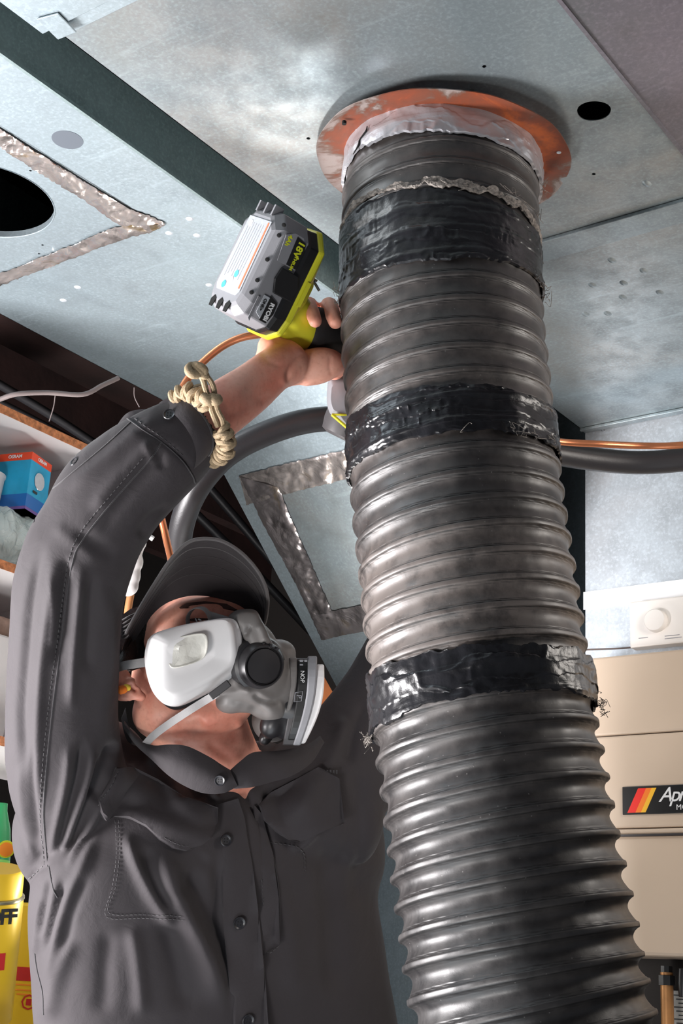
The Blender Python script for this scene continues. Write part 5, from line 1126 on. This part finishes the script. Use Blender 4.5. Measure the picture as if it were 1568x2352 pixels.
# straps
def strap(name, pts, w, mat='strap', parent=rsp, t=0.14, label=None): return mk(name, *tube([V(*p) for p in pts], w, n=10, k=8, flat=(np.array(camvec(0, 0.1, 1)), t)), mat, parent, label=label)
strap('strap', [(500, 1592, 1.955), (470, 1610, 1.96), (430, 1635, 1.962), (385, 1665, 1.975), (350, 1692, 1.985), (325, 1720, 2.02)], 0.0052, label='grey elastic lower strap across the neck')
strap('strap', [(345, 1520, 1.99), (315, 1524, 1.995), (280, 1530, 2.005), (262, 1538, 2.04)], 0.0062)
mk('strap_slide', *obox(W(505, 1584, 1.952), camvec(0.012, 0.009, 0), camvec(-0.003, 0.004, 0), camvec(0, 0, 0.002)), 'mask_dk', rsp, smooth=False, bevel=0.001)
lp_ = []
for i in range(13):
    a = math.pi * (1.08 - 1.16 * i / 12); lp_.append((452 + 26 * math.cos(a), 1428 - 30 * math.sin(a), 1.985))
v, f = tube([V(*p) for p in lp_], 0.0062, n=10, k=3, flat=(np.array(camvec(1, 0, 0)), 0.2)); 
P_ = np.array([V(p[0], p[1], p[2]) for p in lp_]); nb2 = len(P_); v = np.concatenate([P_, P_ + np.array(camvec(0.004, 0.001, -0.013))]); v = np.concatenate([v, v + np.array(camvec(0, 0.0014, 0))])
f = [(i, i + 1, nb2 + i + 1, nb2 + i) for i in range(nb2 - 1)]; f += [tuple(2 * nb2 + k for k in q[::-1]) for q in f]; f += [(b, a, a + 2 * nb2, b + 2 * nb2) for a, b in bound_edges(f[:nb2 - 1])]
mk('strap_loop', v, f, 'strap', rsp)
mk('strap_buckle', *join([tube([V(448, 1420, 1.985), V(452, 1428, 1.985)], 0.0012, n=6, k=0), tube([V(455, 1422, 1.985), V(462, 1426, 1.985)], 0.0012, n=6, k=0)]), 'screw', rsp)
strap('head_strap', [(480, 1412, 2.0), (520, 1424, 2.0), (548, 1432, 1.99)], 0.005)
# ear plug
ep = thing('earplug', tuple(W(290, 1580, 1.99)), 'yellow and orange foam earplug in the worker\'s ear', 'earplug')
mk('plug_tip', *lathe(W(298, 1580, 2.0), camvec(-0.9, 0.15, 0.5), [(0.0035, 0), (0.0048, 0.004), (0.0045, 0.007), (0.002, 0.010)], 16), 'yellow_foam', ep)
mk('plug_flange', *lathe(W(290, 1582, 1.996), camvec(-1, -0.2, 0.3), [(0.0045, 0), (0.0058, 0.004), (0.0058, 0.009), (0.003, 0.0115)], 16), 'orange_foam', ep)

# ------------------------------------------------------------------ cord bracelet
br = thing('cord_bracelet', tuple(W(470, 960, 1.83)), 'braided tan cord bracelet tied round the worker\'s raised wrist', 'bracelet')
def braid(pts, r, n, name='braid'):
    Pc = catmull([V(*p) for p in pts], 12); Tn = np.gradient(Pc, axis=0); ps = []
    s = np.linspace(0, len(Pc) - 1, n)
    for k in range(n):
        i = int(s[k]); t = Vector(Tn[i]).normalized(); d = (Vector(C) - Vector(Pc[i])).normalized(); w = t.cross(d).normalized(); d = w.cross(t).normalized()
        sg = 1 if k % 2 else -1
        path = [Vector(Pc[i]) + w * (r * 1.15 * sg) - t * r * 0.6 - d * r * 0.25, Vector(Pc[i]) + w * (r * 1.25 * sg) + d * r * 0.45, Vector(Pc[i]) + w * (r * 0.3 * sg) + d * r * 1.15 + t * r * 0.25, Vector(Pc[i]) - w * (r * 0.7 * sg) + d * r * 0.65 + t * r * 0.75, Vector(Pc[i]) - w * (r * 0.9 * sg) - d * r * 0.3 + t * r * 0.8]
        ps.append(tube([tuple(q) for q in path], r * 0.62, n=8, k=4))
    ps.append(tube([tuple(q) for q in Pc], r * 0.9, n=8, k=0))
    return mk(name, *join(ps), 'cord', br)
braid([(404, 912, 1.84), (416, 903, 1.83), (430, 898, 1.822), (448, 905, 1.812), (462, 916, 1.81), (472, 928, 1.812)], 0.0070, 10)
braid([(505, 985, 1.812), (513, 1000, 1.812), (517, 1016, 1.815), (515, 1034, 1.825), (503, 1046, 1.84), (488, 1052, 1.86)], 0.0068, 11)
for q in ([(458, 858, 1.80), (465, 875, 1.80), (472, 900, 1.80), (478, 915, 1.802), (482, 935, 1.803), (490, 958, 1.805), (498, 978, 1.81)],
          [(466, 856, 1.80), (480, 872, 1.80), (488, 890, 1.80), (491, 912, 1.802), (497, 940, 1.803), (508, 962, 1.806), (512, 982, 1.81)]):
    mk('cord_strand', *pxtube(q, 0.0036, n=8), 'cord', br)
for q in ([(464, 910, 1.795), (474, 918, 1.79), (484, 914, 1.795)], [(484, 912, 1.795), (491, 918, 1.79), (498, 914, 1.796)]):
    mk('cord_knot', *pxtube(q, 0.0068, n=10), 'cord', br)
mk('cord_knot', *pxtube([(470, 862, 1.80), (455, 850, 1.79), (438, 838, 1.795), (430, 846, 1.79), (436, 856, 1.785), (452, 858, 1.79)], 0.0055, n=10), 'cord', br)
mk('cord_knot', *pxtube([(436, 838, 1.80), (452, 837, 1.79), (466, 846, 1.79), (464, 856, 1.795)], 0.0050, n=10), 'cord', br)
mk('braid', *pxtube([(404, 912, 1.84), (430, 896, 1.85), (470, 890, 1.88), (520, 930, 1.93), (530, 990, 1.92), (515, 1040, 1.88), (488, 1052, 1.86)], 0.005, n=8), 'cord', br)

for ch in br.children: ch.location += camvec(0, 0, -0.014)
# ------------------------------------------------------------------ cordless drill, battery end towards the camera
B0 = np.array(V(600, 612, 1.80))       # middle of the battery's outer (label) side edge region
av = camvec(0.44, 0.895, 0.06).normalized(); hv_ = camvec(0.715, -0.37, -0.69); hv_ = (hv_ - av * hv_.dot(av)).normalized(); wv_ = hv_.cross(av); wv_ = wv_ if wv_.dot(camvec(0, 0, 1)) > 0 else -wv_
mm_ = 0.00112 * S / S
lc = (W(529, 678, 1.905) + W(591, 510, 1.905)) * 0.5 + Vector((0, 0, 0))
def D(u, a, w): return lc + (hv_ * u + av * a + wv_ * w) * 0.001 * 1.175     # millimetres: along handle, along body, across
drl = thing('cordless_drill', tuple(D(90, 0, 0)), 'yellow-green and grey cordless drill held up in the worker\'s hand, battery outwards', 'drill')
def oct_(L0, L1, Wd, ch, n=3):
    """outline in (a,w) with bevelled corners"""
    return [(L1 - ch, -Wd), (L1, -Wd + ch), (L1, Wd - ch), (L1 - ch, Wd), (L0 + ch * 1.3, Wd), (L0 + ch * 0.45, Wd - ch * 0.25), (L0, Wd - ch * 1.1), (L0, -Wd + ch * 1.1), (L0 + ch * 0.45, -Wd + ch * 0.25), (L0 + ch * 1.3, -Wd)]
def prism(layers):
    v, m = [], None
    for u, ol in layers:
        for a, w in ol: v.append(tuple(D(u, a, w)))
        m = len(ol)
    f = [(j * m + i, j * m + (i + 1) % m, (j + 1) * m + (i + 1) % m, (j + 1) * m + i) for j in range(len(layers) - 1) for i in range(m)] + [tuple(range(m))[::-1], tuple((len(layers) - 1) * m + i for i in range(m))]
    return np.array(v), f
def fixn(v, f):
    bm_ = bmesh.new(); vs = [bm_.verts.new(p) for p in v]
    for q in f: bm_.faces.new([vs[i] for i in q])
    bmesh.ops.recalc_face_normals(bm_, faces=bm_.faces); out = [tuple(x.index for x in q.verts) for q in (bm_.verts.index_update() or bm_.faces)]; bm_.free(); return v, out
bat = mk('battery', *fixn(*prism([(-2, oct_(-50, 50, 27, 12)), (0, oct_(-54, 54, 31, 14)), (7, oct_(-60, 60, 39, 16)), (40, oct_(-62, 60, 40, 16))])), 'grey_pl', drl, smooth=False, bevel=0.0018)
mk('battery_base', *fixn(*prism([(38, oct_(-63, 58, 39.6, 17)), (44, oct_(-64, 58, 41, 17)), (56, oct_(-62, 60, 40, 18))])), 'black', bat, smooth=False, bevel=0.0015)
mk('foot', *fixn(*prism([(55, oct_(-66, 62, 40, 20)), (63, oct_(-66, 64, 41, 20)), (67, oct_(-56, 60, 36, 20)), (76, oct_(-34, 30, 26, 16)), (84, oct_(-26, 20, 21, 12))])), 'yellow', drl, smooth=False, bevel=0.003)
def plate(name, pts, u, mat, parent, t=0.7):           # on the label side, pts (a,w)
    v = [tuple(D(u, a, w)) for a, w in pts] + [tuple(D(u - t, a, w)) for a, w in pts]; n = len(pts)
    f = [tuple(range(n)), tuple(range(n, 2 * n))[::-1]] + [(i, i + n, (i + 1) % n + n, (i + 1) % n) for i in range(n)]
    return mk(name, *fixn(np.array(v), f), mat, parent, smooth=False)
def side(name, pts, mat, parent, w=40.3, t=0.7, **kw):  # on the camera-side face, pts (u,a)
    v = [tuple(D(u, a, w)) for u, a in pts] + [tuple(D(u, a, w + t)) for u, a in pts]; n = len(pts)
    f = [tuple(range(n)), tuple(range(n, 2 * n))[::-1]] + [(i, i + n, (i + 1) % n + n, (i + 1) % n) for i in range(n)]
    return mk(name, *fixn(np.array(v), f), mat, parent, smooth=False, **kw)
lb = plate('label', [(46, -22), (46, 22), (-34, 24), (-40, 20), (-40, -20), (-34, -24)], -2, 'label_w', bat, 0.8)
plate('label_line', [(44, 17), (44, 19.5), (-32, 21.5), (-32, 19)], -2.7, 'label_org', lb, 0.4)
for k in range(7):
    w0 = -17 + 4.6 * k
    plate('printed_line', [(40, w0), (40, w0 + 0.7), (-24 + 3 * (k % 3), w0 + 0.7), (-24 + 3 * (k % 3), w0)], -2.7, 'ink_grey', lb, 0.2)
for k, (a_, w_0, mt_) in enumerate(((-33, -10, 'blue_box'), (-18, 4, 'blue_box'), (-26, 0, 'ink_w'), (38, -14, 'ink_w'))):
    plate('printed_mark', [(a_ + 4.2 * math.cos(t), w_0 + 3.6 * math.sin(t)) for t in np.linspace(0, 6.28, 13)[:-1]], -2.9, mt_, lb, 0.2)
for k in range(3):
    w0 = -17 + 15 * k
    plate('vent_recess', [(-47, w0), (-50, w0 + 5), (-60, w0 + 3), (-60, w0 - 3), (-52, w0 - 4)], 6.2 if k < 0 else -1.5, 'void', bat, 1.0)
    v, f = obox(D(4, 60 - 1, w0), (D(1, 0, 0) - D(0, 0, 0)) * 6, (D(0, 1, 0) - D(0, 0, 0)) * 6, (D(0, 0, 1) - D(0, 0, 0)) * 1.3); mk('vent_rib', v, f, 'grey_pl', bat, smooth=False)
for a_ in (48, 36, 8, -16, -30):
    v, f = lathe(D(3.5, a_, 36), (hv_ * -1 + wv_ * 1.0), [(0.0026, -0.001), (0.0026, 0.0014), (0.0018, 0.0016)], 12); mk('screw_hole', v, f, 'void', bat)
side('side_panel', [(8, 40), (18, 46), (30, 46), (36, 40), (36, 12), (12, 12)], 'grey_pl', bat)
pb = side('name_plate', [(22, 44), (35, 42), (38, 34), (38, 13), (24, 13)], 'label_blk', bat, 41.0)
zt_ = wv_ * 0.0009
text('18V', D(30, 33, 41.9), -av, hv_ * -1 if False else hv_, 0.0135, 'ink_y', pb, bold=0.0004)
text('LITHIUM', D(31, 19.5, 41.9), -av, hv_, 0.0062, 'ink_y', pb, bold=0.0002)
text('4Ah', D(14, 36, 41.2), -av, hv_, 0.0085, 'ink_y', bat, bold=0.0003)
side('latch', [(20, 8), (44, 8), (50, -4), (50, -20), (24, -20), (18, -6)], 'black', bat, 40.2, 3.5, bevel=0.0012)
sb = side('brand_plate', [(16, -26), (24, -26), (24, -50), (16, -46)], 'label_w', bat, 40.6)
sb2 = side('brand_plate', [(24, -24), (36, -28), (37, -40), (33, -52), (24, -52)], 'label_blk', bat, 40.7)
text('ONE+', D(19.5, -36, 41.6), -av, hv_, 0.0060, 'ink_k', sb, bold=0.0002)
text('RYOBI', D(30, -40, 41.7), -av, hv_, 0.0085, 'ink_w', sb2, bold=0.0004)
side('side_rib', [(10, -30), (13, -30), (13, -58), (10, -55)], 'grey_pl', bat, 40.3)
side('belt_plate', [(59, 8), (64, 8), (64, -20), (59, -20)], 'yellow', drl, 40.8, 1.2)
# handle: yellow shell into black rubber grip, then the motor body standing along the av axis, hidden behind the hose
hp = lambda u, a, w, r: (D(u, a, w), r)
def dchain(pts):
    out = []
    q = catmull([np.array([*D(p[0], p[1], p[2]), p[3], p[4]]) for p in pts], 6); ic, fc_ = ico()
    for p in q:
        fr3 = np.array([list(hv_), list(av), list(wv_)]); vv2 = (ic * np.array([p[4], p[3], p[4]]) * 0.001) @ fr3 + p[:3]; out.append((vv2, fc_))
    return out
gv, gf = remesh(dchain([(72, -18, 0, 34, 20), (84, -24, 0, 30, 21), (98, -30, 0, 29, 20), (112, -34, 0, 28, 20), (120, -34, 0, 25, 18)]) + dchain([(80, -44, 0, 16, 14), (100, -52, 0, 13, 14), (116, -50, 0, 10, 12)]), 0.002, 5)
mk('handle', gv, gf, 'yellow', drl)
gv, gf = remesh(dchain([(116, -30, 0, 27, 19), (124, -30, 0, 30, 22), (140, -30, 0, 28, 22), (150, -28, 0, 27, 21), (164, -24, 0, 25, 20)]) + chain([(804, 792, 2.115, 30), (850, 800, 2.20, 36)], 1.0, 5), 0.002, 5)
mk('grip', gv, gf, 'rubber', drl, label='black rubber overmould grip')
mc = W(880, 800, 2.21)
mb = mk('motor_body', *lathe(mc - av * 0.145, av, [(0.020, 0), (0.030, 0.004), (0.034, 0.020), (0.036, 0.05), (0.036, 0.13), (0.033, 0.19), (0.028, 0.20)], 36), 'grey_dk', drl)
mk('chuck', *lathe(mc + av * 0.055, av, [(0.024, 0), (0.024, 0.03), (0.014, 0.045), (0.006, 0.05)], 28), 'black', drl)
for (a, b, c, d) in ((722, 650, 733, 668), (718, 640, 728, 646), (722, 600, 738, 595)):
    mk('bit_holder', *pxtube([(a - 8, b - 4, 1.97), (a, b, 1.97), (c, d, 1.97)], 0.0019, n=8), 'screw', drl)
# grey plastic tool end with yellow rim peeping out below the hand
te = [(752, 880), (760, 868), (790, 862), (830, 870), (835, 950), (800, 985), (775, 960), (758, 950), (750, 920)]
mk('rear_housing', *stack(te, [(0.8, 0.05, 0, 0), (1.0, 0.04, 0, 0), (1.0, 0.02, 0, 0), (0.9, 0.006, 0, 0), (0.7, 0.0, 0, 0)], lambda x, y: 2.10), 'grey_pl', mb)
mk('yellow_rim', *pxtube([(762, 952, 2.098), (792, 953, 2.10), (830, 956, 2.12)], 0.0016, n=8), 'yellow', mb)
mk('yellow_rim', *pxtube([(762, 952, 2.098), (776, 964, 2.098), (800, 985, 2.10)], 0.0022, n=8), 'yellow', mb)
